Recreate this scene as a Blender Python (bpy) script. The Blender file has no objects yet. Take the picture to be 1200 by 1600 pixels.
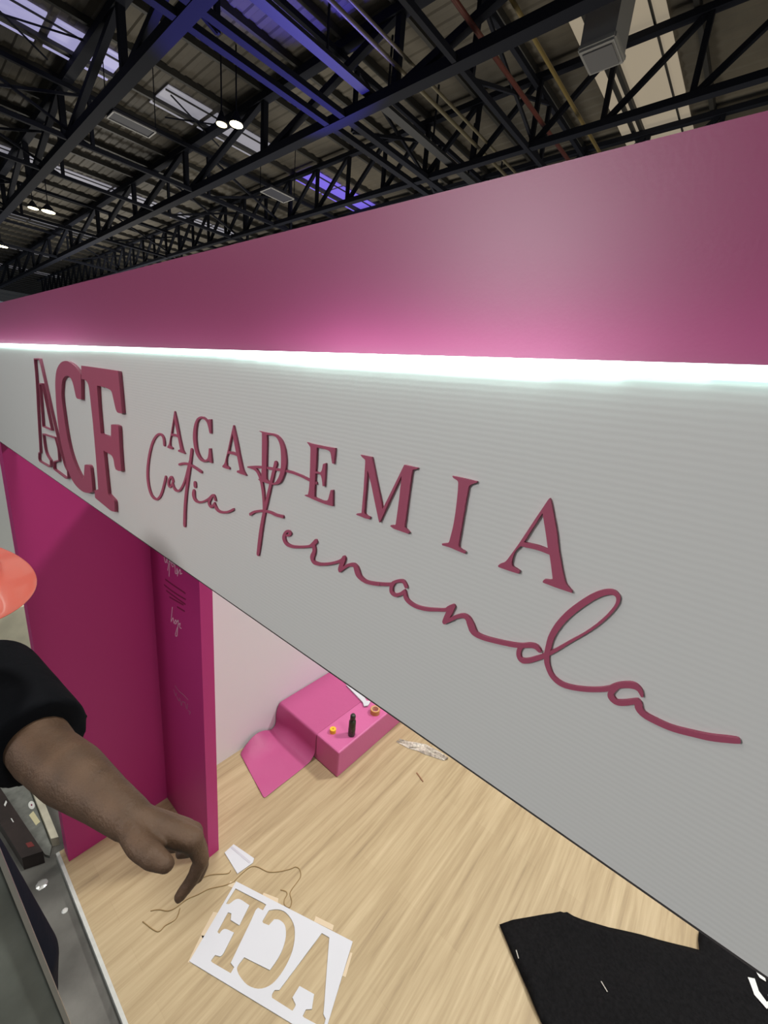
import bpy, bmesh, math, random
from mathutils import Vector, Matrix, Quaternion
random.seed(7)
SC = bpy.context.scene
COL = SC.collection

# ------------------------------------------------------------------ camera
cam_data = bpy.data.cameras.new('camera')
cam = bpy.data.objects.new('camera', cam_data)
COL.objects.link(cam)
cam_data.sensor_fit = 'HORIZONTAL'
cam_data.sensor_width = 36.0
cam_data.lens = 36.0 * 648.09 / 1200.0
cam_data.clip_start = 0.02
cam_data.clip_end = 300
_r = Vector((0.76294499, 0.6397073, 0.09321759))
_d = Vector((0.24848591, -0.15707547, -0.95581486))
_f = Vector((-0.59679954, 0.75239741, -0.2787982))
CAM = Vector((0, 0, 3.0))
cam.matrix_world = Matrix(((_r.x, -_d.x, -_f.x, CAM.x), (_r.y, -_d.y, -_f.y, CAM.y), (_r.z, -_d.z, -_f.z, CAM.z), (0, 0, 0, 1)))
SC.camera = cam

# ------------------------------------------------------------------ world, exposure
SC.view_settings.view_transform = 'Standard'
SC.view_settings.look = 'None'
SC.view_settings.gamma = 1.0
SC.view_settings.exposure = 0.0
SC.view_settings.use_curve_mapping = False
W = bpy.data.worlds.new('hall_air'); SC.world = W; W.use_nodes = True
W.node_tree.nodes['Background'].inputs[0].default_value = (0.75, 0.85, 1.0, 1)
W.node_tree.nodes['Background'].inputs[1].default_value = 0.14

# ------------------------------------------------------------------ hall lamps and an added wall fill (large area lights at truss height)
H = 6.6                      # truss bottom chord above the camera
RA = -0.0297                 # the hall grid is turned a little against the booth
def hall(u, v, w=1.0):
    x, y = u * H, v * H
    return Vector((x * math.cos(RA) - y * math.sin(RA), x * math.sin(RA) + y * math.cos(RA), 3.0 + w * H))
def area(name, loc, size, power, color, target=None, spread=180):
    L = bpy.data.lights.new(name, 'AREA'); L.shape = 'DISK'; L.size = size; L.energy = power; L.color = color
    L.spread = math.radians(spread)
    o = bpy.data.objects.new(name, L); COL.objects.link(o); o.location = loc
    if target is not None:
        o.rotation_euler = (Vector(target) - Vector(loc)).to_track_quat('-Z', 'Y').to_euler()
    return o
WARM = (1.0, 0.97, 0.90)
LAMPS = [((-5.0, -4.6, 9.3), 200, 3.5), ((3.5, -4.6, 9.3), 80, 3.5), ((-2.6, 1.6, 9.3), 340, 0.8), ((1.5, 6.5, 9.3), 700, 1.0), ((5.0, 0.9, 9.3), 330, 1.5), ((-13.0, -4.0, 9.3), 200, 3.0)]  # the lamp farthest right is added to brighten the magenta front wall
for loc, pw, sz in LAMPS:
    area('overhead_light', loc, sz, pw, WARM)
# unseen light added to give the pale sheen on the semi-gloss header
area('header_sheen_light', (-3.7, -7.5, 5.75), 1.8, 21, (1.0, 0.97, 0.97), (-0.2, 0.386, 3.1), 46)
def spot(name, loc, target, power, color, angle, blend=0.5, r=0.15):
    L = bpy.data.lights.new(name, 'SPOT'); L.energy = power; L.color = color; L.spot_size = math.radians(angle); L.spot_blend = blend; L.shadow_soft_size = r
    o = bpy.data.objects.new(name, L); COL.objects.link(o); o.location = loc
    o.rotation_euler = (Vector(target) - Vector(loc)).to_track_quat('-Z', 'Y').to_euler()
    return o
spot('blue_stage_light', (-11.5, 9.5, 4.0), hall(-1.50, 1.0), 4200, (0.10, 0.08, 1.0), 46)
# unseen upward fill lights added to brighten the roof
area('roof_fill_light', (-13.0, 13.0, 1.5), 7.0, 640, (1.0, 0.93, 0.80), (-13.0, 12.0, 9.0))
area('roof_fill_light', (4.0, 13.0, 1.5), 6.0, 330, (1.0, 0.90, 0.72), (2.0, 12.0, 9.0))
area('roof_fill_light', (-34.0, 12.0, 1.5), 8.0, 1300, (1.0, 0.95, 0.85), (-34.0, 11.0, 9.0))

# ---- measured outlines, metres in their own planes
SERIF = {'A_last':([(-0.1013,2.9283),(-0.1001,2.9268),(-0.0938,2.9113),(-0.09,2.9013),(-0.0861,2.8891),(-0.0809,2.8757),(-0.0776,2.8678),(-0.0752,2.8633),(-0.0723,2.8606),(-0.0686,2.8578),(-0.0687,2.8566),(-0.0735,2.8566),(-0.0825,2.8565),(-0.0919,2.8568),(-0.0929,2.8579),(-0.0918,2.8599),(-0.0877,2.861),(-0.0855,2.8625),(-0.0863,2.8653),(-0.0914,2.8805),(-0.0925,2.8825),(-0.1024,2.8832),(-0.1172,2.8822),(-0.1208,2.8762),(-0.1222,2.8693),(-0.122,2.8644),(-0.1208,2.862),(-0.1171,2.8608),(-0.1139,2.8599),(-0.1141,2.857),(-0.1243,2.8566),(-0.1325,2.8566),(-0.134,2.8577),(-0.1323,2.8602),(-0.1291,2.8626),(-0.1268,2.8659),(-0.124,2.8723),(-0.1186,2.8853),(-0.1102,2.9076),(-0.1026,2.9273)],[(-0.1048,2.9154),(-0.0995,2.9015),(-0.0944,2.8868),(-0.1032,2.8874),(-0.115,2.8865),(-0.1102,2.9003)]),'A_first':([(-0.7641,2.9309),(-0.7629,2.9294),(-0.7568,2.9143),(-0.7532,2.9045),(-0.7495,2.8926),(-0.7445,2.8795),(-0.7413,2.8718),(-0.739,2.8674),(-0.736,2.8647),(-0.7323,2.862),(-0.7324,2.8608),(-0.7374,2.8608),(-0.7468,2.8608),(-0.7566,2.8611),(-0.7576,2.8622),(-0.7564,2.8641),(-0.7521,2.8652),(-0.7497,2.8667),(-0.7505,2.8694),(-0.7553,2.8842),(-0.7564,2.8862),(-0.7667,2.8869),(-0.7821,2.886),(-0.7861,2.8802),(-0.7877,2.8735),(-0.7877,2.8687),(-0.7865,2.8663),(-0.7827,2.8651),(-0.7794,2.8642),(-0.7797,2.8614),(-0.7903,2.8611),(-0.7989,2.8611),(-0.8004,2.8622),(-0.7986,2.8646),(-0.7951,2.867),(-0.7926,2.8702),(-0.7895,2.8764),(-0.7835,2.889),(-0.774,2.9108),(-0.7655,2.9299)],[(-0.7682,2.9183),(-0.7631,2.9048),(-0.7582,2.8904),(-0.7674,2.891),(-0.7797,2.8902),(-0.7743,2.9036)]),'A_middle':([(-0.5737,2.9296),(-0.5725,2.9281),(-0.5661,2.9131),(-0.5622,2.9033),(-0.5582,2.8915),(-0.5529,2.8784),(-0.5496,2.8707),(-0.5471,2.8664),(-0.5442,2.8637),(-0.5404,2.861),(-0.5405,2.8598),(-0.5454,2.8599),(-0.5545,2.8598),(-0.5641,2.8602),(-0.5651,2.8613),(-0.564,2.8632),(-0.5598,2.8642),(-0.5576,2.8657),(-0.5584,2.8684),(-0.5636,2.8832),(-0.5647,2.8851),(-0.5748,2.8859),(-0.5898,2.885),(-0.5935,2.8792),(-0.5949,2.8726),(-0.5947,2.8678),(-0.5935,2.8655),(-0.5897,2.8643),(-0.5865,2.8634),(-0.5867,2.8606),(-0.597,2.8603),(-0.6054,2.8603),(-0.6069,2.8614),(-0.6052,2.8638),(-0.6019,2.8661),(-0.5996,2.8693),(-0.5967,2.8755),(-0.5913,2.888),(-0.5827,2.9096),(-0.575,2.9286)],[(-0.5772,2.9171),(-0.5719,2.9036),(-0.5667,2.8893),(-0.5756,2.89),(-0.5876,2.8892),(-0.5827,2.9025)]),'C':([(-0.6702,2.9327),(-0.6599,2.9321),(-0.6523,2.9289),(-0.648,2.9256),(-0.6462,2.9308),(-0.6392,2.9316),(-0.6394,2.9094),(-0.6428,2.9084),(-0.6451,2.9107),(-0.648,2.918),(-0.6521,2.9246),(-0.6591,2.9286),(-0.6694,2.9294),(-0.6786,2.9263),(-0.6846,2.9192),(-0.6885,2.9071),(-0.6894,2.8931),(-0.6875,2.8794),(-0.6812,2.869),(-0.6722,2.8629),(-0.6627,2.8621),(-0.6541,2.8657),(-0.6502,2.8726),(-0.6476,2.884),(-0.6425,2.8848),(-0.641,2.8731),(-0.6393,2.8616),(-0.6461,2.8608),(-0.6474,2.864),(-0.6543,2.861),(-0.6639,2.8586),(-0.6747,2.8581),(-0.6853,2.8623),(-0.6937,2.8697),(-0.6984,2.881),(-0.7004,2.8937),(-0.6981,2.9069),(-0.6924,2.9193),(-0.6832,2.9282)],None),'D':([(-0.5086,2.9303),(-0.5012,2.9287),(-0.5009,2.9254),(-0.5004,2.8821),(-0.5016,2.867),(-0.5044,2.8622),(-0.5098,2.8611),(-0.5046,2.8593),(-0.4953,2.8594),(-0.483,2.8597),(-0.4726,2.8606),(-0.4639,2.8631),(-0.4562,2.8681),(-0.4509,2.8772),(-0.4474,2.8849),(-0.4457,2.8957),(-0.447,2.9058),(-0.4497,2.9155),(-0.4556,2.924),(-0.4641,2.9291),(-0.4733,2.9311),(-0.4864,2.9306),(-0.4967,2.9303)],[(-0.49,2.9271),(-0.4776,2.9284),(-0.4675,2.9265),(-0.4609,2.9198),(-0.4578,2.9108),(-0.4566,2.8989),(-0.4569,2.8866),(-0.46,2.8763),(-0.4655,2.868),(-0.4712,2.8636),(-0.4801,2.8624),(-0.4874,2.8643),(-0.4898,2.8694),(-0.4896,2.9004),(-0.4893,2.9182)]),'E':([(-0.4055,2.9299),(-0.3983,2.9293),(-0.3817,2.9294),(-0.3658,2.9298),(-0.3543,2.9304),(-0.3549,2.9116),(-0.3577,2.9114),(-0.3595,2.9169),(-0.3616,2.9233),(-0.3654,2.9256),(-0.3748,2.9264),(-0.3865,2.9259),(-0.3864,2.9104),(-0.3865,2.8963),(-0.3779,2.8962),(-0.3752,2.9003),(-0.3736,2.9078),(-0.3691,2.9098),(-0.369,2.895),(-0.3692,2.8809),(-0.3723,2.8802),(-0.3743,2.8883),(-0.3766,2.893),(-0.3798,2.8943),(-0.3867,2.8934),(-0.3868,2.879),(-0.3869,2.8663),(-0.3844,2.863),(-0.374,2.8621),(-0.3658,2.8631),(-0.3616,2.8655),(-0.3594,2.8727),(-0.3576,2.8787),(-0.354,2.8795),(-0.3526,2.8596),(-0.3654,2.8588),(-0.3822,2.8591),(-0.3952,2.86),(-0.4059,2.8606),(-0.4027,2.8625),(-0.3991,2.863),(-0.3971,2.8738),(-0.3972,2.9009),(-0.3978,2.9215),(-0.3998,2.9259)],None),'M':([(-0.3135,2.9293),(-0.2965,2.9296),(-0.2866,2.9052),(-0.2743,2.8757),(-0.2641,2.8994),(-0.2513,2.9293),(-0.2342,2.9292),(-0.2356,2.9276),(-0.2394,2.9262),(-0.2407,2.9238),(-0.2413,2.9072),(-0.2417,2.8865),(-0.2422,2.8659),(-0.2407,2.8631),(-0.2351,2.8599),(-0.2362,2.8581),(-0.2465,2.8581),(-0.2562,2.8582),(-0.2613,2.8597),(-0.26,2.8613),(-0.2563,2.8622),(-0.2541,2.8643),(-0.2536,2.8756),(-0.2531,2.8949),(-0.2531,2.9176),(-0.258,2.9063),(-0.2674,2.8829),(-0.2757,2.8616),(-0.2768,2.8597),(-0.2782,2.8617),(-0.2841,2.8758),(-0.2934,2.8987),(-0.3007,2.9143),(-0.3007,2.8986),(-0.3005,2.8652),(-0.2977,2.8629),(-0.2912,2.8616),(-0.2924,2.8591),(-0.3018,2.8587),(-0.3099,2.8589),(-0.3128,2.8595),(-0.3107,2.8612),(-0.306,2.8628),(-0.3045,2.8657),(-0.3043,2.8919),(-0.3051,2.9211),(-0.3062,2.9252),(-0.3101,2.927)],None),'I':([(-0.1939,2.9291),(-0.1811,2.9293),(-0.1678,2.9291),(-0.1681,2.9277),(-0.1736,2.9248),(-0.1753,2.9214),(-0.1757,2.9106),(-0.1761,2.8894),(-0.1764,2.8699),(-0.1763,2.8644),(-0.1745,2.8617),(-0.168,2.86),(-0.1686,2.8581),(-0.1763,2.8584),(-0.1848,2.859),(-0.194,2.8586),(-0.1947,2.8601),(-0.1908,2.8616),(-0.1874,2.8637),(-0.1864,2.8691),(-0.185,2.8827),(-0.1849,2.8999),(-0.1856,2.9165),(-0.1864,2.9236),(-0.1879,2.9259),(-0.1923,2.9275)],None),'F_big':([(-1.2312,2.9906),(-1.1146,2.9897),(-1.0117,2.9886),(-1.0038,2.987),(-1.0005,2.9826),(-0.9987,2.9439),(-0.9977,2.9035),(-1.0118,2.9021),(-1.024,2.9029),(-1.0317,2.9091),(-1.0399,2.9283),(-1.0454,2.9414),(-1.054,2.947),(-1.0818,2.9504),(-1.1352,2.9508),(-1.1398,2.8997),(-1.1409,2.8432),(-1.1262,2.8416),(-1.0753,2.8429),(-1.0684,2.8712),(-1.0468,2.8743),(-1.0295,2.8738),(-1.025,2.8683),(-1.0291,2.8241),(-1.0297,2.7734),(-1.047,2.7701),(-1.0638,2.7703),(-1.0692,2.7786),(-1.0722,2.792),(-1.0828,2.7995),(-1.1076,2.8012),(-1.1332,2.803),(-1.1326,2.7548),(-1.1308,2.6968),(-1.1214,2.6947),(-1.0965,2.6898),(-1.0913,2.6848),(-1.0951,2.66),(-1.1242,2.6563),(-1.1784,2.6596),(-1.2227,2.6622),(-1.2311,2.6643),(-1.23,2.6833),(-1.1992,2.6934),(-1.1929,2.7735),(-1.1889,2.8714),(-1.1908,2.934),(-1.1961,2.9508),(-1.2081,2.9576),(-1.2255,2.9593),(-1.2401,2.9597)],None),'C_big':([(-1.3558,2.9975),(-1.3983,2.991),(-1.4391,2.9732),(-1.463,2.9481),(-1.4774,2.9154),(-1.4899,2.8563),(-1.4908,2.791),(-1.4702,2.7328),(-1.4438,2.6889),(-1.402,2.665),(-1.3405,2.6571),(-1.2854,2.6639),(-1.2576,2.672),(-1.2462,2.6796),(-1.2438,2.706),(-1.2441,2.7394),(-1.2517,2.7445),(-1.271,2.7439),(-1.2892,2.7394),(-1.2993,2.7196),(-1.3071,2.7004),(-1.3269,2.6977),(-1.3662,2.7196),(-1.4009,2.7574),(-1.4186,2.8085),(-1.4254,2.8752),(-1.4249,2.907),(-1.414,2.9294),(-1.4002,2.9468),(-1.38,2.9568),(-1.353,2.9614),(-1.3269,2.9577),(-1.3114,2.9452),(-1.3039,2.9255),(-1.2987,2.9134),(-1.2878,2.9091),(-1.2627,2.9097),(-1.2577,2.9101),(-1.2504,2.9359),(-1.2414,2.9687),(-1.2596,2.9795),(-1.288,2.9892),(-1.3221,2.9961)],None),'A_big':([(-1.6683,2.9958),(-1.6811,2.9308),(-1.718,2.8204),(-1.7562,2.6979),(-1.7744,2.6936),(-1.7859,2.6716),(-1.7721,2.661),(-1.6652,2.6636),(-1.642,2.672),(-1.6352,2.6909),(-1.6717,2.7049),(-1.684,2.726),(-1.6834,2.765),(-1.5484,2.7721),(-1.5347,2.7441),(-1.5386,2.7091),(-1.5981,2.6947),(-1.6092,2.67),(-1.5955,2.666),(-1.4888,2.6622),(-1.4617,2.669),(-1.4571,2.6913),(-1.4829,2.7077),(-1.5086,2.7556),(-1.5433,2.8319),(-1.5743,2.9156),(-1.6057,2.9974)],[(-1.645,2.9218),(-1.6716,2.7942),(-1.5774,2.7958),(-1.5999,2.8628),(-1.6177,2.9235)])}
SCRIPT = {'C':[[(-0.8154,2.8653,0.0088),(-0.8164,2.8752,0.0086),(-0.8236,2.8811,0.0051),(-0.8362,2.8814,0.0037),(-0.8511,2.8748,0.0049),(-0.8676,2.8606,0.0064),(-0.8831,2.8391,0.0076),(-0.8942,2.8166,0.0085),(-0.9008,2.7955,0.0098),(-0.9019,2.775,0.0106),(-0.8955,2.7571,0.0102),(-0.8841,2.7472,0.0072),(-0.8666,2.7456,0.0043),(-0.8507,2.7533,0.0053),(-0.8367,2.7681,0.0067),(-0.825,2.7869,0.0068),(-0.8167,2.8013,0.007)]],'at':[[(-0.7867,2.8007,0.0081),(-0.7899,2.8057,0.0061),(-0.7966,2.8052,0.0042),(-0.8048,2.7964,0.0065),(-0.8056,2.7889,0.0087),(-0.8003,2.7858,0.0037),(-0.7926,2.7912,0.0046),(-0.7884,2.7949,0.0062),(-0.7821,2.7867,0.0067),(-0.7703,2.7847,0.0039),(-0.7581,2.7898,0.0042),(-0.7433,2.8043,0.005),(-0.7317,2.8215,0.0058),(-0.7235,2.8366,0.0058),(-0.7167,2.8493,0.0057)],[(-0.708,2.8711,0.0077),(-0.7159,2.8457,0.0077),(-0.7253,2.8187,0.008),(-0.7352,2.7874,0.0082),(-0.7421,2.7569,0.009),(-0.7467,2.7238,0.0091)],[(-0.7578,2.8371,0.004),(-0.742,2.8419,0.0039),(-0.7239,2.8442,0.0042),(-0.7103,2.8439,0.0045),(-0.6934,2.8418,0.0048),(-0.6761,2.8391,0.0048)]],'dot':[[(-0.7006,2.8134,0.0095),(-0.7009,2.8099,0.0095)]],'ia':[[(-0.7058,2.798,0.0088),(-0.7072,2.7908,0.0112),(-0.7031,2.7845,0.0081),(-0.6932,2.7822,0.0042),(-0.6812,2.7846,0.0033),(-0.6673,2.79,0.0033),(-0.6537,2.7973,0.0041),(-0.6442,2.8044,0.004),(-0.6368,2.8063,0.0052),(-0.6326,2.8008,0.0058)],[(-0.6442,2.8039,0.0051),(-0.6521,2.7937,0.0059),(-0.6532,2.7885,0.0079),(-0.6491,2.785,0.0053),(-0.6432,2.786,0.0041),(-0.6352,2.7939,0.0039),(-0.6318,2.7879,0.0069),(-0.6234,2.7837,0.0047),(-0.611,2.7843,0.0038),(-0.5955,2.7887,0.0036),(-0.5837,2.7942,0.0037),(-0.5767,2.7982,0.0037)]],'F':[[(-0.5372,2.8735,0.0022),(-0.5197,2.8769,0.0036),(-0.5019,2.8798,0.0035),(-0.4848,2.8816,0.0035),(-0.465,2.8835,0.0034),(-0.4492,2.885,0.0032),(-0.4338,2.8856,0.0034),(-0.4145,2.8846,0.0032),(-0.4001,2.8828,0.0033),(-0.3903,2.8815,0.0032),(-0.3851,2.8813,0.0036)],[(-0.5288,2.874,0.0027),(-0.5196,2.8741,0.0039),(-0.5115,2.8709,0.0052),(-0.5042,2.8623,0.006),(-0.4992,2.8496,0.0062),(-0.4961,2.8331,0.0057),(-0.4948,2.817,0.0058)],[(-0.4693,2.8917,0.0065),(-0.4734,2.8799,0.006),(-0.4792,2.8623,0.0058),(-0.487,2.8374,0.0057),(-0.4928,2.8198,0.0064),(-0.4972,2.8043,0.0066),(-0.5019,2.7838,0.0075),(-0.5062,2.7595,0.0075),(-0.5091,2.7439,0.006)],[(-0.5303,2.802,0.0045),(-0.5208,2.8079,0.0039),(-0.5079,2.8131,0.0034),(-0.4953,2.8164,0.0037),(-0.4796,2.8183,0.0038),(-0.466,2.8181,0.004),(-0.4504,2.8196,0.0042)]],'ernanda':[[(-0.4415,2.7945,0.0029),(-0.4355,2.7966,0.0032),(-0.4335,2.8001,0.0053),(-0.4366,2.802,0.0038),(-0.4418,2.8001,0.0038),(-0.4458,2.7945,0.0056),(-0.4467,2.7879,0.0073),(-0.441,2.7824,0.0059),(-0.4296,2.782,0.0042),(-0.4114,2.7869,0.0033),(-0.3941,2.7933,0.0034),(-0.3872,2.7977,0.0051),(-0.3804,2.8048,0.006)],[(-0.3851,2.7996,0.006),(-0.383,2.7936,0.0063),(-0.3831,2.7882,0.0061),(-0.386,2.7799,0.0073),(-0.3817,2.7746,0.0057),(-0.3692,2.7763,0.0039),(-0.3519,2.7832,0.0034),(-0.3377,2.7909,0.0036),(-0.3313,2.795,0.0047),(-0.3278,2.7994,0.0049)],[(-0.3278,2.7994,0.0057),(-0.3303,2.792,0.0065),(-0.3334,2.7816,0.006),(-0.3337,2.7798,0.0038),(-0.3274,2.7859,0.0037),(-0.3192,2.7928,0.0037),(-0.3115,2.7957,0.0048),(-0.3066,2.7935,0.008),(-0.3028,2.7871,0.0083),(-0.2975,2.7835,0.0059),(-0.2884,2.7819,0.0042),(-0.2765,2.7843,0.0038),(-0.2695,2.7863,0.0037)],[(-0.2997,2.7843,0.0048),(-0.2932,2.782,0.0045),(-0.2837,2.7828,0.0039),(-0.2683,2.7869,0.0037),(-0.2536,2.7923,0.0036),(-0.247,2.798,0.0034),(-0.2402,2.8017,0.0035),(-0.2355,2.802,0.0044),(-0.2318,2.798,0.0045)],[(-0.2492,2.7959,0.0042),(-0.2515,2.7898,0.0045),(-0.2503,2.7838,0.0053),(-0.2449,2.7823,0.0042),(-0.2382,2.7864,0.0037),(-0.2329,2.7919,0.0041),(-0.231,2.7859,0.0053),(-0.2257,2.7819,0.0048),(-0.2152,2.7806,0.0041),(-0.2021,2.7832,0.0039),(-0.1899,2.7879,0.0033),(-0.1806,2.7919,0.0032),(-0.1767,2.7958,0.0042),(-0.1721,2.7997,0.0045)],[(-0.1727,2.7988,0.005),(-0.1763,2.7883,0.0062),(-0.1794,2.7785,0.0045),(-0.1796,2.7779,0.0039),(-0.1738,2.7833,0.0038),(-0.167,2.79,0.0037),(-0.16,2.7943,0.0045),(-0.1545,2.7937,0.0059),(-0.1505,2.7887,0.0075),(-0.1469,2.7834,0.0073),(-0.1419,2.7813,0.0054),(-0.1337,2.7816,0.0047),(-0.1212,2.7843,0.0044),(-0.1076,2.7879,0.0044),(-0.099,2.7912,0.004),(-0.0918,2.7953,0.0042),(-0.0867,2.7962,0.0045),(-0.0833,2.7943,0.0036)],[(-0.099,2.791,0.004),(-0.1005,2.7856,0.0039),(-0.0996,2.78,0.0044),(-0.0963,2.7772,0.005),(-0.0913,2.7792,0.0044),(-0.0845,2.7852,0.0041),(-0.0774,2.7923,0.0037)],[(-0.0793,2.7902,0.0043),(-0.0756,2.7949,0.0035),(-0.0705,2.8011,0.0028),(-0.0616,2.8137,0.0021),(-0.0518,2.8271,0.0017),(-0.0446,2.8388,0.0019),(-0.0393,2.8498,0.002),(-0.0362,2.8595,0.0022),(-0.0365,2.8657,0.003),(-0.04,2.8681,0.004),(-0.0447,2.8668,0.0044),(-0.0512,2.8614,0.0047),(-0.0587,2.8516,0.0051),(-0.0668,2.8385,0.0053),(-0.0728,2.8252,0.0052),(-0.0763,2.8116,0.0049),(-0.0768,2.8007,0.0046),(-0.0765,2.7923,0.0046),(-0.0745,2.7847,0.0043),(-0.0691,2.7767,0.0043),(-0.0619,2.7731,0.0046),(-0.0531,2.7738,0.0041),(-0.0412,2.7785,0.0039),(-0.0303,2.785,0.0036),(-0.023,2.791,0.004)],[(-0.0262,2.7878,0.003),(-0.0218,2.7933,0.004),(-0.0164,2.7977,0.0047),(-0.0107,2.8003,0.0052),(-0.0065,2.7991,0.0038),(-0.0038,2.7952,0.0021)],[(-0.0212,2.7929,0.0037),(-0.0235,2.7864,0.004),(-0.0223,2.7822,0.0051),(-0.0179,2.7803,0.0045),(-0.0122,2.7836,0.0042),(-0.0063,2.7886,0.0037),(-0.0049,2.7883,0.0051),(-0.0029,2.7835,0.0053),(0.0017,2.7806,0.0048),(0.0095,2.78,0.0048),(0.0193,2.7805,0.0045),(0.0303,2.7836,0.0045),(0.0407,2.7872,0.0046),(0.0502,2.7921,0.0044),(0.0539,2.794,0.0039)]]}
STENCIL = {'F':[(-1.6363,0.9671),(-1.4501,1.0387),(-1.4295,1.0392),(-1.4217,1.0148),(-1.4525,1.0033),(-1.4516,0.9839),(-1.4281,0.9388),(-1.3484,0.7648),(-1.3191,0.7675),(-1.311,0.7428),(-1.4199,0.7004),(-1.4341,0.7063),(-1.4378,0.7254),(-1.4119,0.7411),(-1.4132,0.7633),(-1.4506,0.8453),(-1.4976,0.8238),(-1.5081,0.8057),(-1.5043,0.7873),(-1.5206,0.7846),(-1.5601,0.8728),(-1.5415,0.883),(-1.5163,0.8637),(-1.4582,0.8835),(-1.5005,0.9754),(-1.5669,0.9547),(-1.5868,0.9316),(-1.5915,0.8994),(-1.6067,0.8865)],'C':[(-1.3802,0.9834),(-1.3963,1.0384),(-1.3643,1.0755),(-1.3151,1.0999),(-1.2426,1.0977),(-1.1898,1.0667),(-1.1483,1.0163),(-1.1241,0.9547),(-1.116,0.8938),(-1.1248,0.8473),(-1.156,0.8047),(-1.2083,0.7763),(-1.2649,0.7684),(-1.2975,0.7722),(-1.3101,0.7837),(-1.3158,0.8254),(-1.1722,0.8873),(-1.1788,0.9397),(-1.1942,0.9863),(-1.2265,1.0326),(-1.2703,1.0583),(-1.313,1.0528),(-1.3379,1.0338),(-1.3368,0.9965),(-1.3673,0.9817)],'A':[(-1.0884,1.179),(-1.0423,1.1942),(-0.9365,1.0747),(-0.8496,0.9782),(-0.8435,0.9697),(-0.822,0.9651),(-0.8077,0.9375),(-0.9019,0.8973),(-0.9143,0.9019),(-0.9188,0.9209),(-0.8976,0.9416),(-0.9302,0.9844),(-1.0093,0.9535),(-1.0021,0.9025),(-0.9726,0.8982),(-0.9659,0.89),(-0.964,0.8727),(-1.0762,0.8327),(-1.0875,0.8408),(-1.0902,0.8591),(-1.0734,0.8745),(-1.0801,1.0158)],'sheet':[(-1.6672,0.9901),(-0.9323,1.2714),(-0.777,0.903),(-1.5121,0.6222)],'tabs':[[(-1.4966,1.0705),(-1.4065,1.1141),(-1.3843,1.0931),(-1.4853,1.0552)],[(-1.1752,1.2091),(-1.0653,1.2516),(-1.0543,1.2294),(-1.1631,1.1855)],[(-1.6947,0.9673),(-1.6601,0.9872),(-1.6526,0.9596),(-1.6831,0.9434)],[(-1.625,0.8177),(-1.5981,0.8358),(-1.5538,0.7165),(-1.5783,0.7194)],[(-1.5739,0.7171),(-1.5559,0.7299),(-1.4949,0.6276),(-1.5161,0.6151)],[(-0.9102,1.2299),(-0.8996,1.236),(-0.8571,1.1401),(-0.8738,1.1327)]]}
GROUND = {'paper':[(-1.8733,1.0961),(-1.7013,1.1396),(-1.6842,1.119),(-1.6992,1.0184),(-1.8686,1.0287)],'cord1':[(-1.6779,0.9863),(-1.6808,1.0324),(-1.6768,1.0908),(-1.6464,1.1255),(-1.5733,1.1549),(-1.5247,1.2009),(-1.4832,1.2613),(-1.4684,1.2925),(-1.4364,1.3014),(-1.4014,1.2799),(-1.3918,1.24),(-1.3793,1.1808),(-1.3368,1.1598),(-1.3203,1.1311),(-1.3496,1.1183),(-1.3738,1.1327),(-1.3844,1.1606),(-1.4027,1.1665),(-1.4332,1.1495)],'cord2':[(-1.7483,1.0008),(-1.7463,0.9767),(-1.8135,0.9029),(-1.8445,0.8332)],'cord3':[(-1.674,0.984),(-1.7014,0.9285),(-1.7488,0.8595),(-1.7684,0.8029),(-1.7932,0.7424),(-1.799,0.6827),(-1.8159,0.6448),(-1.8605,0.6119),(-1.8867,0.5787)],'cord4':[(-1.7792,0.6967),(-1.7457,0.6584),(-1.7581,0.6049),(-1.7626,0.5638),(-1.8673,0.5283)],'black':[(-0.3401,1.9217),(-0.2914,1.9969),(-0.1548,2.1634),(-0.082,2.2403),(-0.0155,2.2756),(0.1644,2.3693),(0.321,2.4682),(0.6011,2.6257),(0.5945,2.6843),(0.5944,2.7428),(0.6853,2.7683),(1.0035,2.7827),(1.1797,2.7603),(1.1405,2.4416),(0.661,1.9625),(0.1947,1.5938),(-0.0035,1.6868)],'print':[[(0.8198,2.6571),(0.851,2.6786),(0.8662,2.6224),(0.9104,2.5859),(0.8988,2.5592),(0.8462,2.5838)],[(0.8606,2.7273),(0.8999,2.7306),(0.902,2.7109),(0.8741,2.7069)],[(0.9047,2.6405),(0.9426,2.6549),(0.9438,2.5777),(0.9122,2.5682),(0.8975,2.5939),(0.9088,2.6108)]],'drape':[(-2.014,1.9229),(-2.0171,1.4187),(-2.1489,1.4512),(-2.4644,1.5083)],'twig':[(-1.3067,2.4182),(-1.2209,2.3879)]}
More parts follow.
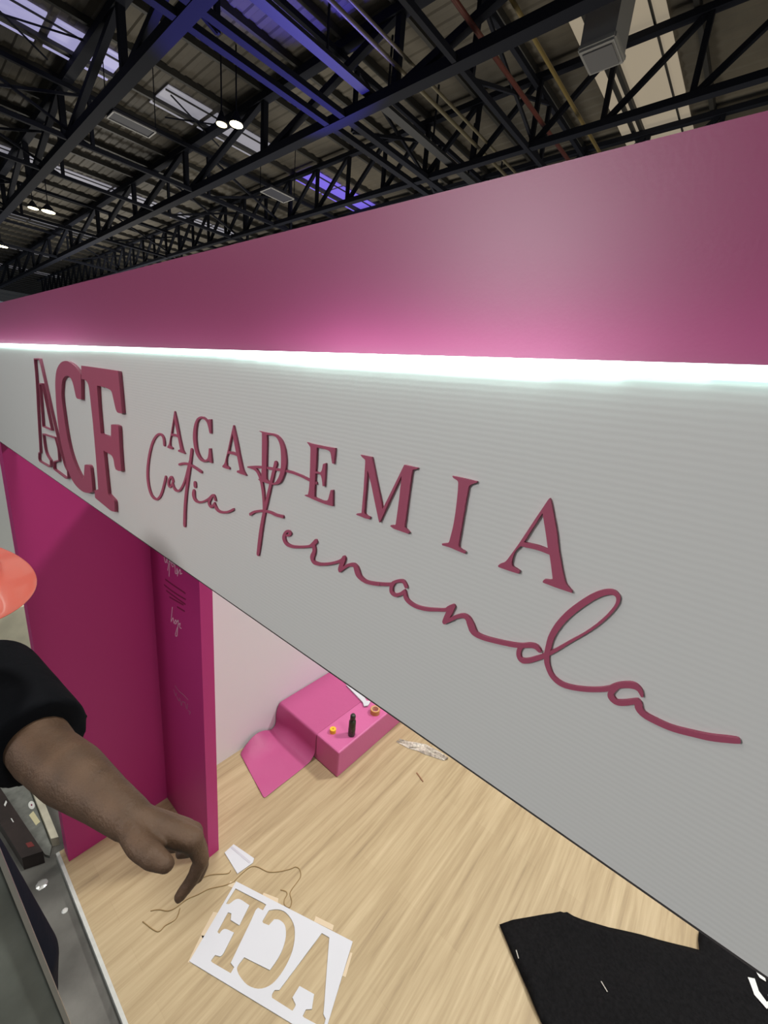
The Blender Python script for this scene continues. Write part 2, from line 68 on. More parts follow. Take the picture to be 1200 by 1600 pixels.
WALLTEXT = {'esforco':[[(-2.315,1.9788),(-2.3133,1.9596),(-2.307,1.9438),(-2.2942,1.9483),(-2.288,1.9662),(-2.2703,1.9802),(-2.2813,1.9548),(-2.2738,1.9495)],[(-2.2808,1.9033),(-2.2673,1.9359),(-2.2406,1.9961),(-2.2488,1.9582),(-2.2576,1.9156),(-2.2667,1.8704)],[(-2.2613,1.9538),(-2.2399,1.9672),(-2.2276,1.9715)],[(-2.228,1.9674),(-2.2218,1.952),(-2.2103,1.9503),(-2.1971,1.9647),(-2.2079,1.9725),(-2.2242,1.9668)],[(-2.2016,1.9592),(-2.1879,1.9795),(-2.186,1.9609),(-2.1808,1.9356)],[(-2.1848,1.9341),(-2.1823,1.9214),(-2.1665,1.9253),(-2.1594,1.9588),(-2.1541,1.9357),(-2.1602,1.9121)],[(-2.1507,1.9311),(-2.1251,1.9635),(-2.1189,1.9505),(-2.1277,1.9358),(-2.1043,1.9482)]],'hoje':[[(-2.2457,1.6801),(-2.2678,1.6006),(-2.2745,1.571),(-2.2446,1.6111),(-2.2397,1.5782)],[(-2.2308,1.5823),(-2.2109,1.6133),(-2.2045,1.5945),(-2.226,1.5801)],[(-2.195,1.6076),(-2.1769,1.6246),(-2.1908,1.5659),(-2.2046,1.5108),(-2.227,1.5043),(-2.1995,1.5618),(-2.1804,1.5883)],[(-2.1744,1.5998),(-2.1532,1.6183),(-2.1642,1.5872),(-2.1431,1.5886)]],'small':[[(-2.2697,1.1205),(-2.2177,1.1126),(-2.1569,1.1207),(-2.1018,1.1213)],[(-2.2921,1.0775),(-2.2682,1.0472),(-2.2528,1.0765)],[(-2.2503,1.0484),(-2.2252,1.0343),(-2.2139,1.0611)],[(-2.2056,1.0564),(-2.1952,1.0185),(-2.1795,1.058),(-2.1444,1.0704)],[(-2.1439,1.0756),(-2.1301,1.0407)],[(-2.1099,1.0826),(-2.1216,1.0412)],[(-2.1018,1.0395),(-2.0783,1.0452),(-2.0933,1.0207)]],'dark':[[(-2.3164,1.8314),(-2.2228,1.8329),(-2.1293,1.838),(-2.077,1.8395)],[(-2.3384,1.7878),(-2.2435,1.7883),(-2.1486,1.7945),(-2.0764,1.8026)],[(-2.3122,1.7607),(-2.2142,1.7635),(-2.0829,1.7703)],[(-2.2738,1.7348),(-2.1765,1.7467),(-2.1065,1.7562)],[(-2.18,1.7105),(-2.0945,1.7213)]]}
HAND = {'index': [(-0.4325, 0.1914, 2.3799), (-0.4258, 0.1996, 2.3411), (-0.4312, 0.1892, 2.3102), (-0.4397, 0.1721, 2.2821)], 'middle': [(-0.4505, 0.1989, 2.367), (-0.4467, 0.2081, 2.3297), (-0.4446, 0.2091, 2.2993), (-0.4479, 0.2031, 2.2758)], 'ring': [(-0.4722, 0.1996, 2.3544), (-0.4734, 0.2103, 2.3139), (-0.4847, 0.2089, 2.2878), (-0.4913, 0.1972, 2.2882)], 'pinky': [(-0.4949, 0.1983, 2.342), (-0.497, 0.2076, 2.3069), (-0.5066, 0.2031, 2.283), (-0.5108, 0.1913, 2.2855)], 'thumb': [(-0.5094, 0.1425, 2.3767), (-0.4733, 0.1399, 2.3821), (-0.442, 0.1447, 2.3888), (-0.4212, 0.1518, 2.3888)]}

# ------------------------------------------------------------------ helpers
def mat(name, color, rough=0.6, spec=0.5, metal=0.0, noise=None, bump=None, emit=None, coat=0.0):
    """procedural principled material; noise=(scale, amount, detail), bump=(scale, strength)"""
    m = bpy.data.materials.new(name); m.use_nodes = True
    nt = m.node_tree; b = nt.nodes['Principled BSDF']
    b.inputs['Base Color'].default_value = (*color, 1)
    b.inputs['Roughness'].default_value = rough
    b.inputs['Specular IOR Level'].default_value = spec
    b.inputs['Metallic'].default_value = metal
    b.inputs['Coat Weight'].default_value = coat
    if emit:
        b.inputs['Emission Color'].default_value = (*emit[0], 1); b.inputs['Emission Strength'].default_value = emit[1]
    if noise or bump:
        tc = nt.nodes.new('ShaderNodeTexCoord')
    if noise:
        n = nt.nodes.new('ShaderNodeTexNoise'); n.inputs['Scale'].default_value = noise[0]; n.inputs['Detail'].default_value = noise[2] if len(noise) > 2 else 4
        nt.links.new(tc.outputs['Object'], n.inputs['Vector'])
        r = nt.nodes.new('ShaderNodeValToRGB'); r.color_ramp.elements[0].position = 0.3; r.color_ramp.elements[1].position = 0.7
        k = noise[1]
        r.color_ramp.elements[0].color = (*[c * (1 - k) for c in color], 1); r.color_ramp.elements[1].color = (*[min(1, c * (1 + k)) for c in color], 1)
        nt.links.new(n.outputs['Fac'], r.inputs['Fac']); nt.links.new(r.outputs['Color'], b.inputs['Base Color'])
    if bump:
        n2 = nt.nodes.new('ShaderNodeTexNoise'); n2.inputs['Scale'].default_value = bump[0]; n2.inputs['Detail'].default_value = 5
        nt.links.new(tc.outputs['Object'], n2.inputs['Vector'])
        bp = nt.nodes.new('ShaderNodeBump'); bp.inputs['Strength'].default_value = bump[1]; bp.inputs['Distance'].default_value = 0.01
        nt.links.new(n2.outputs['Fac'], bp.inputs['Height']); nt.links.new(bp.outputs['Normal'], b.inputs['Normal'])
    return m
def link(name, me, m=None, parent=None, label=None, cat=None, group=None, kind=None, smooth=False):
    o = bpy.data.objects.new(name, me); COL.objects.link(o)
    if m is not None and len(me.materials) == 0: me.materials.append(m)
    if smooth:
        for p in me.polygons: p.use_smooth = True
    if parent is not None: o.parent = parent
    tag(o, label, cat, group, kind)
    return o
def tag(o, label=None, cat=None, group=None, kind=None):
    if label: o['label'] = label
    if cat: o['category'] = cat
    if group: o['group'] = group
    if kind: o['kind'] = kind
    return o
def thing(name, loc, label, cat, group=None, rz=0.0):
    o = bpy.data.objects.new(name, None); COL.objects.link(o); o.location = loc; o.rotation_euler = (0, 0, rz)
    o.empty_display_size = 0.1
    bpy.context.view_layer.update()
    return tag(o, label, cat, group)
def into(o, parent):
    """parent a mesh built in world coordinates, keeping it where it is"""
    bpy.context.view_layer.update()
    o.parent = parent; o.matrix_parent_inverse = parent.matrix_world.inverted()
    return o
def bm_mesh(bm, name='m'):
    me = bpy.data.meshes.new(name); bm.normal_update(); bm.to_mesh(me); bm.free(); return me
def box_bm(x0, x1, y0, y1, z0, z1, bevel=0.0, seg=2):
    bm = bmesh.new(); bmesh.ops.create_cube(bm, size=1.0)
    for v in bm.verts:
        v.co = Vector(((x0 + x1) / 2 + v.co.x * (x1 - x0), (y0 + y1) / 2 + v.co.y * (y1 - y0), (z0 + z1) / 2 + v.co.z * (z1 - z0)))
    if bevel: bmesh.ops.bevel(bm, geom=bm.edges[:], offset=bevel, segments=seg, profile=0.5, affect='EDGES')
    return bm
def box(name, x0, x1, y0, y1, z0, z1, m, bevel=0.0, **kw):
    return link(name, bm_mesh(box_bm(x0, x1, y0, y1, z0, z1, bevel), name), m, **kw)
def add_bar(bm, p, q, w, h, up=Vector((0, 0, 1))):
    """rectangular bar from p to q, w across, h along up"""
    p, q = Vector(p), Vector(q); t = (q - p).normalized()
    s = t.cross(up)
    if s.length < 1e-4: s = Vector((1, 0, 0))
    s.normalize(); u = s.cross(t)
    vs = [bm.verts.new(c + s * a * w / 2 + u * b * h / 2) for c in (p, q) for a, b in ((-1, -1), (1, -1), (1, 1), (-1, 1))]
    for f in ((0, 1, 2, 3), (7, 6, 5, 4), (0, 4, 5, 1), (1, 5, 6, 2), (2, 6, 7, 3), (3, 7, 4, 0)):
        bm.faces.new([vs[i] for i in f])
def bar_mesh(p, q, w, h, up=Vector((0, 0, 1))):
    bm = bmesh.new(); add_bar(bm, p, q, w, h, up); bmesh.ops.recalc_face_normals(bm, faces=bm.faces[:]); return bm_mesh(bm)
def add_tube(bm, pts, r, n=8, cap=True):
    pts = [Vector(p) for p in pts]; rings = []
    for i, p in enumerate(pts):
        a = pts[max(i - 1, 0)]; b = pts[min(i + 1, len(pts) - 1)]; t = (b - a).normalized()
        s = t.cross(Vector((0, 0, 1)))
        if s.length < 1e-3: s = t.cross(Vector((0, 1, 0)))
        s.normalize(); u = s.cross(t); rr = r[i] if isinstance(r, (list, tuple)) else r
        rings.append([bm.verts.new(p + (s * math.cos(k * 2 * math.pi / n) + u * math.sin(k * 2 * math.pi / n)) * rr) for k in range(n)])
    for a, b in zip(rings, rings[1:]):
        for k in range(n): bm.faces.new((a[k], a[(k + 1) % n], b[(k + 1) % n], b[k]))
    if cap:
        bm.faces.new(rings[0]); bm.faces.new(rings[-1][::-1])
    bmesh.ops.recalc_face_normals(bm, faces=bm.faces[:])
def lathe_bm(profile, n=24):
    """profile [(r,z)]: closed top and bottom where r is small"""
    bm = bmesh.new(); rings = [[bm.verts.new((r * math.cos(k * 2 * math.pi / n), r * math.sin(k * 2 * math.pi / n), z)) for k in range(n)] for r, z in profile]
    for a, b in zip(rings, rings[1:]):
        for k in range(n): bm.faces.new((a[k], a[(k + 1) % n], b[(k + 1) % n], b[k]))
    bm.faces.new(rings[0][::-1]); bm.faces.new(rings[-1])
    bmesh.ops.recalc_face_normals(bm, faces=bm.faces[:])
    return bm
def extrude_poly(loops, to3, depth_vec):
    """filled polygon (outer loop + holes) swept by depth_vec"""
    bm = bmesh.new(); edges = []
    fronts = []
    for lp in loops:
        vs = [bm.verts.new(to3(p)) for p in lp]; fronts.append(vs)
        edges += [bm.edges.new((vs[i], vs[(i + 1) % len(vs)])) for i in range(len(vs))]
    bmesh.ops.triangle_fill(bm, use_beauty=True, use_dissolve=False, edges=edges)
    faces = bm.faces[:]
    r = bmesh.ops.extrude_face_region(bm, geom=faces)
    mv = [g for g in r['geom'] if isinstance(g, bmesh.types.BMVert)]
    bmesh.ops.translate(bm, verts=mv, vec=depth_vec)
    bmesh.ops.recalc_face_normals(bm, faces=bm.faces[:])
    return bm
def catmull(pts, n=5):
    pts = [Vector(p) for p in pts]; out = []
    for i in range(len(pts) - 1):
        p0 = pts[max(i - 1, 0)]; p1 = pts[i]; p2 = pts[i + 1]; p3 = pts[min(i + 2, len(pts) - 1)]
        for k in range(n):
            t = k / n
            out.append(0.5 * ((2 * p1) + (p2 - p0) * t + (2 * p0 - 5 * p1 + 4 * p2 - p3) * t * t + (3 * p1 - p0 - 3 * p2 + p3) * t ** 3))
    out.append(pts[-1]); return out
def ribbon(bm, pts, y0, y1, n=5, bev=0.0):
    """variable-width stroke (x, z, width) in the x-z plane, solid from y0 (front) to y1"""
    P = catmull(pts, n); L = []; Rr = []
    for i, p in enumerate(P):
        a = P[max(i - 1, 0)]; b = P[min(i + 1, len(P) - 1)]; t = Vector((b.x - a.x, b.y - a.y))
        if t.length < 1e-7: t = Vector((1, 0))
        t.normalize(); nn = Vector((-t.y, t.x)); w = max(p.z, 0.0012) / 2
        L.append(Vector((p.x, p.y)) + nn * w); Rr.append(Vector((p.x, p.y)) - nn * w)
    def cap(c, d, w):
        return [c + d * w * math.cos(a) + Vector((-d.y, d.x)) * w * math.sin(a) for a in (-1.0, -0.5, 0.0, 0.5, 1.0)]
    e0 = Vector((P[0].x - P[1].x, P[0].y - P[1].y)).normalized(); e1 = Vector((P[-1].x - P[-2].x, P[-1].y - P[-2].y)).normalized()
    def strip(Ls, Rs):
        N_ = len(Ls); lf = [bm.verts.new((v.x, y0 - bev * i / N_, v.y)) for i, v in enumerate(Ls)]; rf = [bm.verts.new((v.x, y0 - bev * i / N_, v.y)) for i, v in enumerate(Rs)]
        lb = [bm.verts.new((v.x, y1, v.y)) for v in Ls]; rb = [bm.verts.new((v.x, y1, v.y)) for v in Rs]
        for i in range(len(Ls) - 1):
            for q in ((lf[i], lf[i + 1], rf[i + 1], rf[i]), (lb[i], rb[i], rb[i + 1], lb[i + 1]), (lf[i], lb[i], lb[i + 1], lf[i + 1]), (rf[i], rf[i + 1], rb[i + 1], rb[i])):
                bm.faces.new(q)
        bm.faces.new((lf[0], rf[0], rb[0], lb[0])); bm.faces.new((lf[-1], lb[-1], rb[-1], rf[-1]))
    # rounded ends: two extra narrowing cross-sections at each end
    def ends(c, d, w, flip):
        s = []
        for k in (0.55, 0.9):
            cc = c + d * w * k; hw = w * math.sqrt(max(0.0, 1 - k * k)); nn = Vector((-d.y, d.x))
            s.append((cc - nn * hw, cc + nn * hw) if flip else (cc + nn * hw, cc - nn * hw))
        return s
    w0 = max(P[0].z, 0.0012) / 2; w1 = max(P[-1].z, 0.0012) / 2
    s0 = ends(Vector((P[0].x, P[0].y)), e0, w0, True); s1 = ends(Vector((P[-1].x, P[-1].y)), e1, w1, False)
    Ls = [s0[1][0], s0[0][0]] + L + [s1[0][0], s1[1][0]]; Rs = [s0[1][1], s0[0][1]] + Rr + [s1[0][1], s1[1][1]]
    strip(Ls, Rs)
    bmesh.ops.recalc_face_normals(bm, faces=bm.faces[:])
def real_mesh(o):
    """bake the modifiers of o into a plain mesh"""
    dg = bpy.context.evaluated_depsgraph_get(); me = bpy.data.meshes.new_from_object(o.evaluated_get(dg))
    o.modifiers.clear(); o.data = me; return o

def smooth_loop(lp, n=4, lim=48):
    """round off the gentle corners of a closed outline, keep the sharp ones"""
    P = [Vector(p) for p in lp]; N = len(P); out = []
    def turn(i):
        a = P[i] - P[i - 1]; b = P[(i + 1) % N] - P[i]
        return math.degrees(a.angle(b)) if a.length > 1e-6 and b.length > 1e-6 else 0
    T = [turn(i) < lim for i in range(N)]
    for i in range(N):
        p1, p2 = P[i], P[(i + 1) % N]; out.append(p1)
        if not (T[i] or T[(i + 1) % N]): continue
        p0 = P[i - 1] if T[i] else p1 + (p1 - p2); p3 = P[(i + 2) % N] if T[(i + 1) % N] else p2 + (p2 - p1)
        if (p2 - p1).length > 2.5 * max((p1 - p0).length, 1e-6) or (p2 - p1).length > 2.5 * max((p3 - p2).length, 1e-6): continue
        for k in range(1, n):
            t = k / n
            out.append(0.5 * ((2 * p1) + (p2 - p0) * t + (2 * p0 - 5 * p1 + 4 * p2 - p3) * t * t + (3 * p1 - p0 - 3 * p2 + p3) * t ** 3))
    return out

# ------------------------------------------------------------------ materials
def lin(r, g, b):
    f = lambda c: (c / 255 / 12.92) if c / 255 <= 0.04045 else ((c / 255 + 0.055) / 1.055) ** 2.4
    return (f(r), f(g), f(b))
MAGENTA = (0.50, 0.034, 0.21)
M_white = mat('off_white_paint', (0.70, 0.71, 0.69), 0.5, 0.4)
def ribbed(m, scale, strength):
    nt = m.node_tree; b = nt.nodes['Principled BSDF']
    tc = nt.nodes.new('ShaderNodeTexCoord'); w = nt.nodes.new('ShaderNodeTexWave'); w.wave_type = 'BANDS'; w.bands_direction = 'Z'
    w.inputs['Scale'].default_value = scale; w.inputs['Distortion'].default_value = 1.2; w.inputs['Detail'].default_value = 2; w.inputs['Detail Scale'].default_value = 1.0
    bp = nt.nodes.new('ShaderNodeBump'); bp.inputs['Strength'].default_value = strength; bp.inputs['Distance'].default_value = 0.001
    nt.links.new(tc.outputs['Object'], w.inputs['Vector']); nt.links.new(w.outputs['Fac'], bp.inputs['Height']); nt.links.new(bp.outputs['Normal'], b.inputs['Normal'])
ribbed(M_white, 60, 0.05)
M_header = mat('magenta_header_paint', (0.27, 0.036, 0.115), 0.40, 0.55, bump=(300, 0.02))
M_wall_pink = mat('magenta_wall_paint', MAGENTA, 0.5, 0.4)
M_wall_white = mat('white_wall_paint', (0.80, 0.79, 0.84), 0.6, 0.3)
M_letter = mat('rose_letter_board', (0.40, 0.085, 0.15), 0.5, 0.4)
M_vinyl = mat('pink_vinyl', (0.58, 0.13, 0.32), 0.45, 0.4, bump=(35, 0.08))
M_vinyl2 = mat('pink_vinyl_offcut', (0.46, 0.085, 0.235), 0.5, 0.4, bump=(14, 0.25))
M_edge = mat('dark_edge', (0.05, 0.045, 0.045), 0.7)
M_concrete = mat('hall_concrete', (0.125, 0.125, 0.115), 0.32, 0.5, noise=(3.5, 0.45, 9), bump=(40, 0.15))
M_trimwhite = mat('white_edge_strip', (0.54, 0.56, 0.54), 0.45, noise=(30, 0.08))
M_paper = mat('white_board_offcut', (0.60, 0.62, 0.67), 0.6, 0.3)
M_tape = mat('masking_tape', (0.62, 0.51, 0.36), 0.6)
M_black = mat('black_cotton', (0.008, 0.008, 0.0088), 0.9, 0.08, noise=(60, 0.3), bump=(350, 0.25))
M_print = mat('white_print', (0.7, 0.72, 0.7), 0.6)
M_steel = mat('dark_roof_steel', (0.017, 0.019, 0.028), 0.7, 0.1)
M_steel2 = mat('grey_pipe', (0.16, 0.14, 0.09), 0.5)
M_skin = mat('brown_skin', (0.105, 0.062, 0.038), 0.55, 0.3, noise=(28, 0.22, 6), bump=(220, 0.25))
M_shirt = mat('black_shirt_fabric', (0.0055, 0.0062, 0.008), 0.9, 0.08, bump=(22, 0.35))
M_trouser = mat('dark_navy_trousers', (0.008, 0.010, 0.018), 0.9, 0.08, bump=(18, 0.35))
M_helmet = mat('glossy_red_plastic', (0.62, 0.13, 0.09), 0.22, 0.6, coat=0.7)
M_alu = mat('grey_green_ladder_metal', (0.15, 0.168, 0.152), 0.45, 0.5, metal=0.15, noise=(9, 0.25, 6))
M_alu2 = mat('pale_metal_edge', (0.22, 0.22, 0.20), 0.4, 0.5, metal=0.3)  # paler metal for the rail edges

def wood_material():
    m = bpy.data.materials.new('oak_print_flooring'); m.use_nodes = True; nt = m.node_tree; b = nt.nodes['Principled BSDF']
    tc = nt.nodes.new('ShaderNodeTexCoord')
    mp = nt.nodes.new('ShaderNodeMapping'); mp.inputs['Scale'].default_value = (19, 0.9, 1); nt.links.new(tc.outputs['Object'], mp.inputs['Vector'])
    n1 = nt.nodes.new('ShaderNodeTexNoise'); n1.inputs['Scale'].default_value = 1.0; n1.inputs['Detail'].default_value = 7; n1.inputs['Roughness'].default_value = 0.62; n1.inputs['Distortion'].default_value = 0.5
    nt.links.new(mp.outputs['Vector'], n1.inputs['Vector'])
    mp2 = nt.nodes.new('ShaderNodeMapping'); mp2.inputs['Scale'].default_value = (70, 2.6, 1); nt.links.new(tc.outputs['Object'], mp2.inputs['Vector'])
    n2 = nt.nodes.new('ShaderNodeTexNoise'); n2.inputs['Scale'].default_value = 1.0; n2.inputs['Detail'].default_value = 4
    nt.links.new(mp2.outputs['Vector'], n2.inputs['Vector'])
    br = nt.nodes.new('ShaderNodeTexBrick'); br.offset = 0.37; br.inputs['Scale'].default_value = 1.0; br.inputs['Brick Width'].default_value = 1.2; br.inputs['Row Height'].default_value = 0.15; br.inputs['Mortar Size'].default_value = 0.0012
    br.inputs['Color1'].default_value = (0.42, 0.42, 0.42, 1); br.inputs['Color2'].default_value = (0.58, 0.58, 0.58, 1); br.inputs['Mortar'].default_value = (0.35, 0.35, 0.35, 1)
    mp3 = nt.nodes.new('ShaderNodeMapping'); mp3.inputs['Rotation'].default_value = (0, 0, math.pi / 2); nt.links.new(tc.outputs['Object'], mp3.inputs['Vector']); nt.links.new(mp3.outputs['Vector'], br.inputs['Vector'])
    a1 = nt.nodes.new('ShaderNodeMix'); a1.data_type = 'FLOAT'; a1.inputs[0].default_value = 0.30; nt.links.new(n1.outputs['Fac'], a1.inputs[2]); nt.links.new(n2.outputs['Fac'], a1.inputs[3])
    a2 = nt.nodes.new('ShaderNodeMix'); a2.data_type = 'FLOAT'; a2.inputs[0].default_value = 0.22; nt.links.new(a1.outputs[0], a2.inputs[2]); nt.links.new(br.outputs['Color'], a2.inputs[3])
    r = nt.nodes.new('ShaderNodeValToRGB'); cr = r.color_ramp
    cr.elements[0].position = 0.33; cr.elements[0].color = (0.25, 0.185, 0.11, 1)
    cr.elements[1].position = 0.66; cr.elements[1].color = (0.53, 0.43, 0.27, 1)
    e = cr.elements.new(0.44); e.color = (0.385, 0.295, 0.17, 1)
    e = cr.elements.new(0.52); e.color = (0.445, 0.35, 0.21, 1)
    nt.links.new(a2.outputs[0], r.inputs['Fac']); nt.links.new(r.outputs['Color'], b.inputs['Base Color'])
    b.inputs['Roughness'].default_value = 0.5; b.inputs['Specular IOR Level'].default_value = 0.35
    return m
M_wood = wood_material()

# ------------------------------------------------------------------ booth shell
FY = 0.3455                                             # front face of the fascia
box('floor', -2.62, 3.0, 0.325, 4.3, -0.05, 0.0, M_wood, kind='structure')
box('trim_1', -2.62, 3.0, 0.308, 0.325, -0.05, 0.002, M_trimwhite, kind='structure')
box('hall_floor', -60, 30, -20, 40, -0.12, -0.05, M_concrete, kind='structure')
box('wall_front', -2.60, -2.51, 0.349, 1.013, 0.0, 2.625, M_wall_pink, kind='structure')
wp = box('wall_partition', -2.51, -1.914, 0.943, 1.013, 0.0, 2.625, M_wall_pink, kind='structure')
box('wall_left', -2.60, -2.51, 1.013, 4.3, 0.0, 2.625, M_wall_white, kind='structure')
box('wall_back', -2.51, 3.0, 4.2, 4.3, 0.0, 2.625, M_wall_white, kind='structure')
box('wall_right', 2.9, 3.0, 0.349, 4.2, 0.0, 2.625, M_wall_white, kind='structure')

# fascia, header and light strip
fas = thing('fascia_board', (0.1, 0.36, 2.626), 'long off-white fascia board carrying the raised rose letters', 'fascia')
fb = box('panel', -2.62, 3.0, FY, 0.383, 2.6262, 3.0262, M_white); into(fb, fas)
fe = box('edge_band', -2.62, 3.0, FY + 0.0006, 0.383, 2.6232, 2.6262, M_edge, label='dark edge under the white panel'); into(fe, fas)
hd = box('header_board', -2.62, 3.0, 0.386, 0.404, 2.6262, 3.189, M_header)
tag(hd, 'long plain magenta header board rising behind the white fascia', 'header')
led = thing('light_strip', (0.1, 0.345, 3.026), 'glowing mint-white light strip along the top edge of the white fascia', 'light strip')
ch = box('channel', -2.62, 3.0, 0.3455, 0.3835, 3.0262, 3.0278, mat('strip_channel', (0.6, 0.62, 0.6), 0.4, metal=0.5)); into(ch, led)
def glow(name, k):
    m = mat(name, (0.8, 0.85, 0.82), 0.4, emit=((0.70, 1.0, 0.93), k)); return m
GL = {k: glow('strip_glow', k) for k in [2.6 * 1.18 ** i for i in range(12)]}
GLOW = ((-3.0, 9.0), (-1.5, 9.0), (-1.1, 3.0), (-0.62, 3.0), (-0.38, 14.0), (-0.13, 14.0), (-0.02, 3.0), (3.1, 3.0))      # worn strip: brightness along its length
SEG = []
x = -2.62
while x < 3.0 - 1e-6:
    x2 = min(x + 0.05, 3.0); c = (x + x2) / 2
    k = 3.2
    for (p_, q_), (r_, s_) in zip(GLOW, GLOW[1:]):
        if p_ <= c < r_: k = q_ * (s_ / q_) ** ((c - p_) / (r_ - p_))
    k = min(GL, key=lambda g: abs(math.log(g / k)))
    SEG.append((x, x2, k)); x = x2
for a, b_, k in SEG:
    s = box('diffuser', a, b_, 0.341, 0.356, 3.0264, 3.0355, GL[k]); into(s, led)

# ------------------------------------------------------------------ raised lettering
def sign(name, loops, front, label, cat='letter', group=None):
    bm = extrude_poly([smooth_loop(l) for l in loops if l], lambda p: (p[0], front, p[1]), Vector((0, FY + 0.0003 - front, 0)))
    return link(name, bm_mesh(bm), M_letter, label=label, cat=cat, group=group)
YA, YS, YC = FY - 0.0075, FY - 0.003, FY - 0.0022
def big(key, label): return sign('sign_letter', (SERIF[key][0],), YA, label)
big('C_big', 'tall thick rose slab letter C between the outlined A and the F')
big('F_big', 'tall thick rose slab letter F right of the big C')
# the big A is a hollow outline: outer and inner contour as raised bands
def band_bm(loop, w, y0, y1, inward=1):
    bm = bmesh.new(); P = [Vector(p) for p in loop]; n = len(P)
    area2 = sum(P[i].x * P[(i + 1) % n].y - P[(i + 1) % n].x * P[i].y for i in range(n)); s = inward if area2 > 0 else -inward
    I = []
    for i in range(n):
        a = (P[i] - P[i - 1]).normalized(); b = (P[(i + 1) % n] - P[i]).normalized()
        na = Vector((-a.y, a.x)) * s; nb = Vector((-b.y, b.x)) * s; m_ = na + nb
        m_ = m_ / max(m_.dot(na), 0.5) if m_.length > 1e-4 else na
        I.append(P[i] + m_ * w)
    V = [[bm.verts.new((p.x, y, p.y)) for p in L] for L in (P, I) for y in (y0, y1)]
    for i in range(n):
        j = (i + 1) % n
        for A, B in ((0, 2), (2, 3), (3, 1), (1, 0)): bm.faces.new((V[A][i], V[A][j], V[B][j], V[B][i]))
    bmesh.ops.recalc_face_normals(bm, faces=bm.faces[:]); return bm
bmA = band_bm(smooth_loop(SERIF['A_big'][0], 3), 0.0035, YA, FY + 0.0003)
tmp = bm_mesh(band_bm(SERIF['A_big'][1], 0.0035, YA, FY + 0.0003, -1)); bmA.from_mesh(tmp)
link('sign_letter', bm_mesh(bmA), M_letter, label='tall hollow letter A of thin rose outline, leftmost on the fascia', cat='letter')
for key, lab in (('A_first', 'small rose serif letter A, first of ACADEMIA, above the script word Catia'), ('C', 'rose serif letter C, the second letter of ACADEMIA'), ('A_middle', 'rose serif letter A, third of ACADEMIA, left of the D'),
                 ('D', 'rose serif letter D crossed by the bar of the script F'), ('E', 'rose serif letter E between the D and the M'), ('M', 'wide rose serif letter M right of the E'),
                 ('I', 'rose serif letter I, a single upright stem'), ('A_last', 'largest looking rose serif letter A ending the word ACADEMIA')):
    sign('sign_letter', SERIF[key], YS, lab)
for key, lab in (('C', 'rose script capital C with a tall open loop, starting the word Catia'), ('at', 'rose script letters a and t joined, inside the word Catia'), ('dot', 'small rose dot over the script i of Catia'),
                 ('ia', 'rose script letters i and a with a swinging tail, ending Catia'), ('F', 'rose script capital F with a long bar across the letters D and E'), ('ernanda', 'long joined rose script ernanda with a tall looped d')):
    bm = bmesh.new()
    k = 0
    for s in SCRIPT[key]:
        run = [s[0]]
        for j in range(1, len(s)):
            run.append(s[j])
            if j < len(s) - 1:
                a_ = Vector((s[j][0] - s[j - 1][0], s[j][1] - s[j - 1][1])); b_ = Vector((s[j + 1][0] - s[j][0], s[j + 1][1] - s[j][1]))
                if math.degrees(a_.angle(b_)) > 70 and len(run) > 1:
                    ribbon(bm, run, YC - 0.00012 * (k % 5), FY + 0.0003, 5, 0.00015); k += 1; run = [s[j]]
        ribbon(bm, run, YC - 0.00012 * (k % 5), FY + 0.0003, 5, 0.00015); k += 1
    link('script_letter', bm_mesh(bm), M_letter, label=lab, cat='lettering')
# printed words on the partition, flat print
M_words = mat('pale_print', (0.80, 0.62, 0.70), 0.6); M_words2 = mat('faded_print', (0.42, 0.16, 0.26), 0.6); M_dark = mat('dark_print', (0.20, 0.010, 0.06), 0.6)
for key, m, w, lab in (('esforco', M_words, 0.0055, 'pale handwritten word esforço'), ('hoje', M_words, 0.0050, 'pale handwritten word hoje'), ('small', M_words2, 0.006, 'faded pink handwritten line'), ('dark', M_dark, 0.010, 'dark lines of small print')):
    bm = bmesh.new()
    for i, s in enumerate(WALLTEXT[key]): ribbon(bm, [(p[0], p[1], w) for p in s], 0.9422, 0.9429, 4)
    into(link('printed_words', bm_mesh(bm), m, label=lab), wp)

# ------------------------------------------------------------------ pink bench with vinyl drape
bench = thing('bench', (-2.12, 2.35, 0.0), 'low pink vinyl bench block against the white wall', 'bench')
into(box('body', -2.505, -1.742, 1.925, 3.1, 0.0, 0.25, M_vinyl, bevel=0.012), bench)
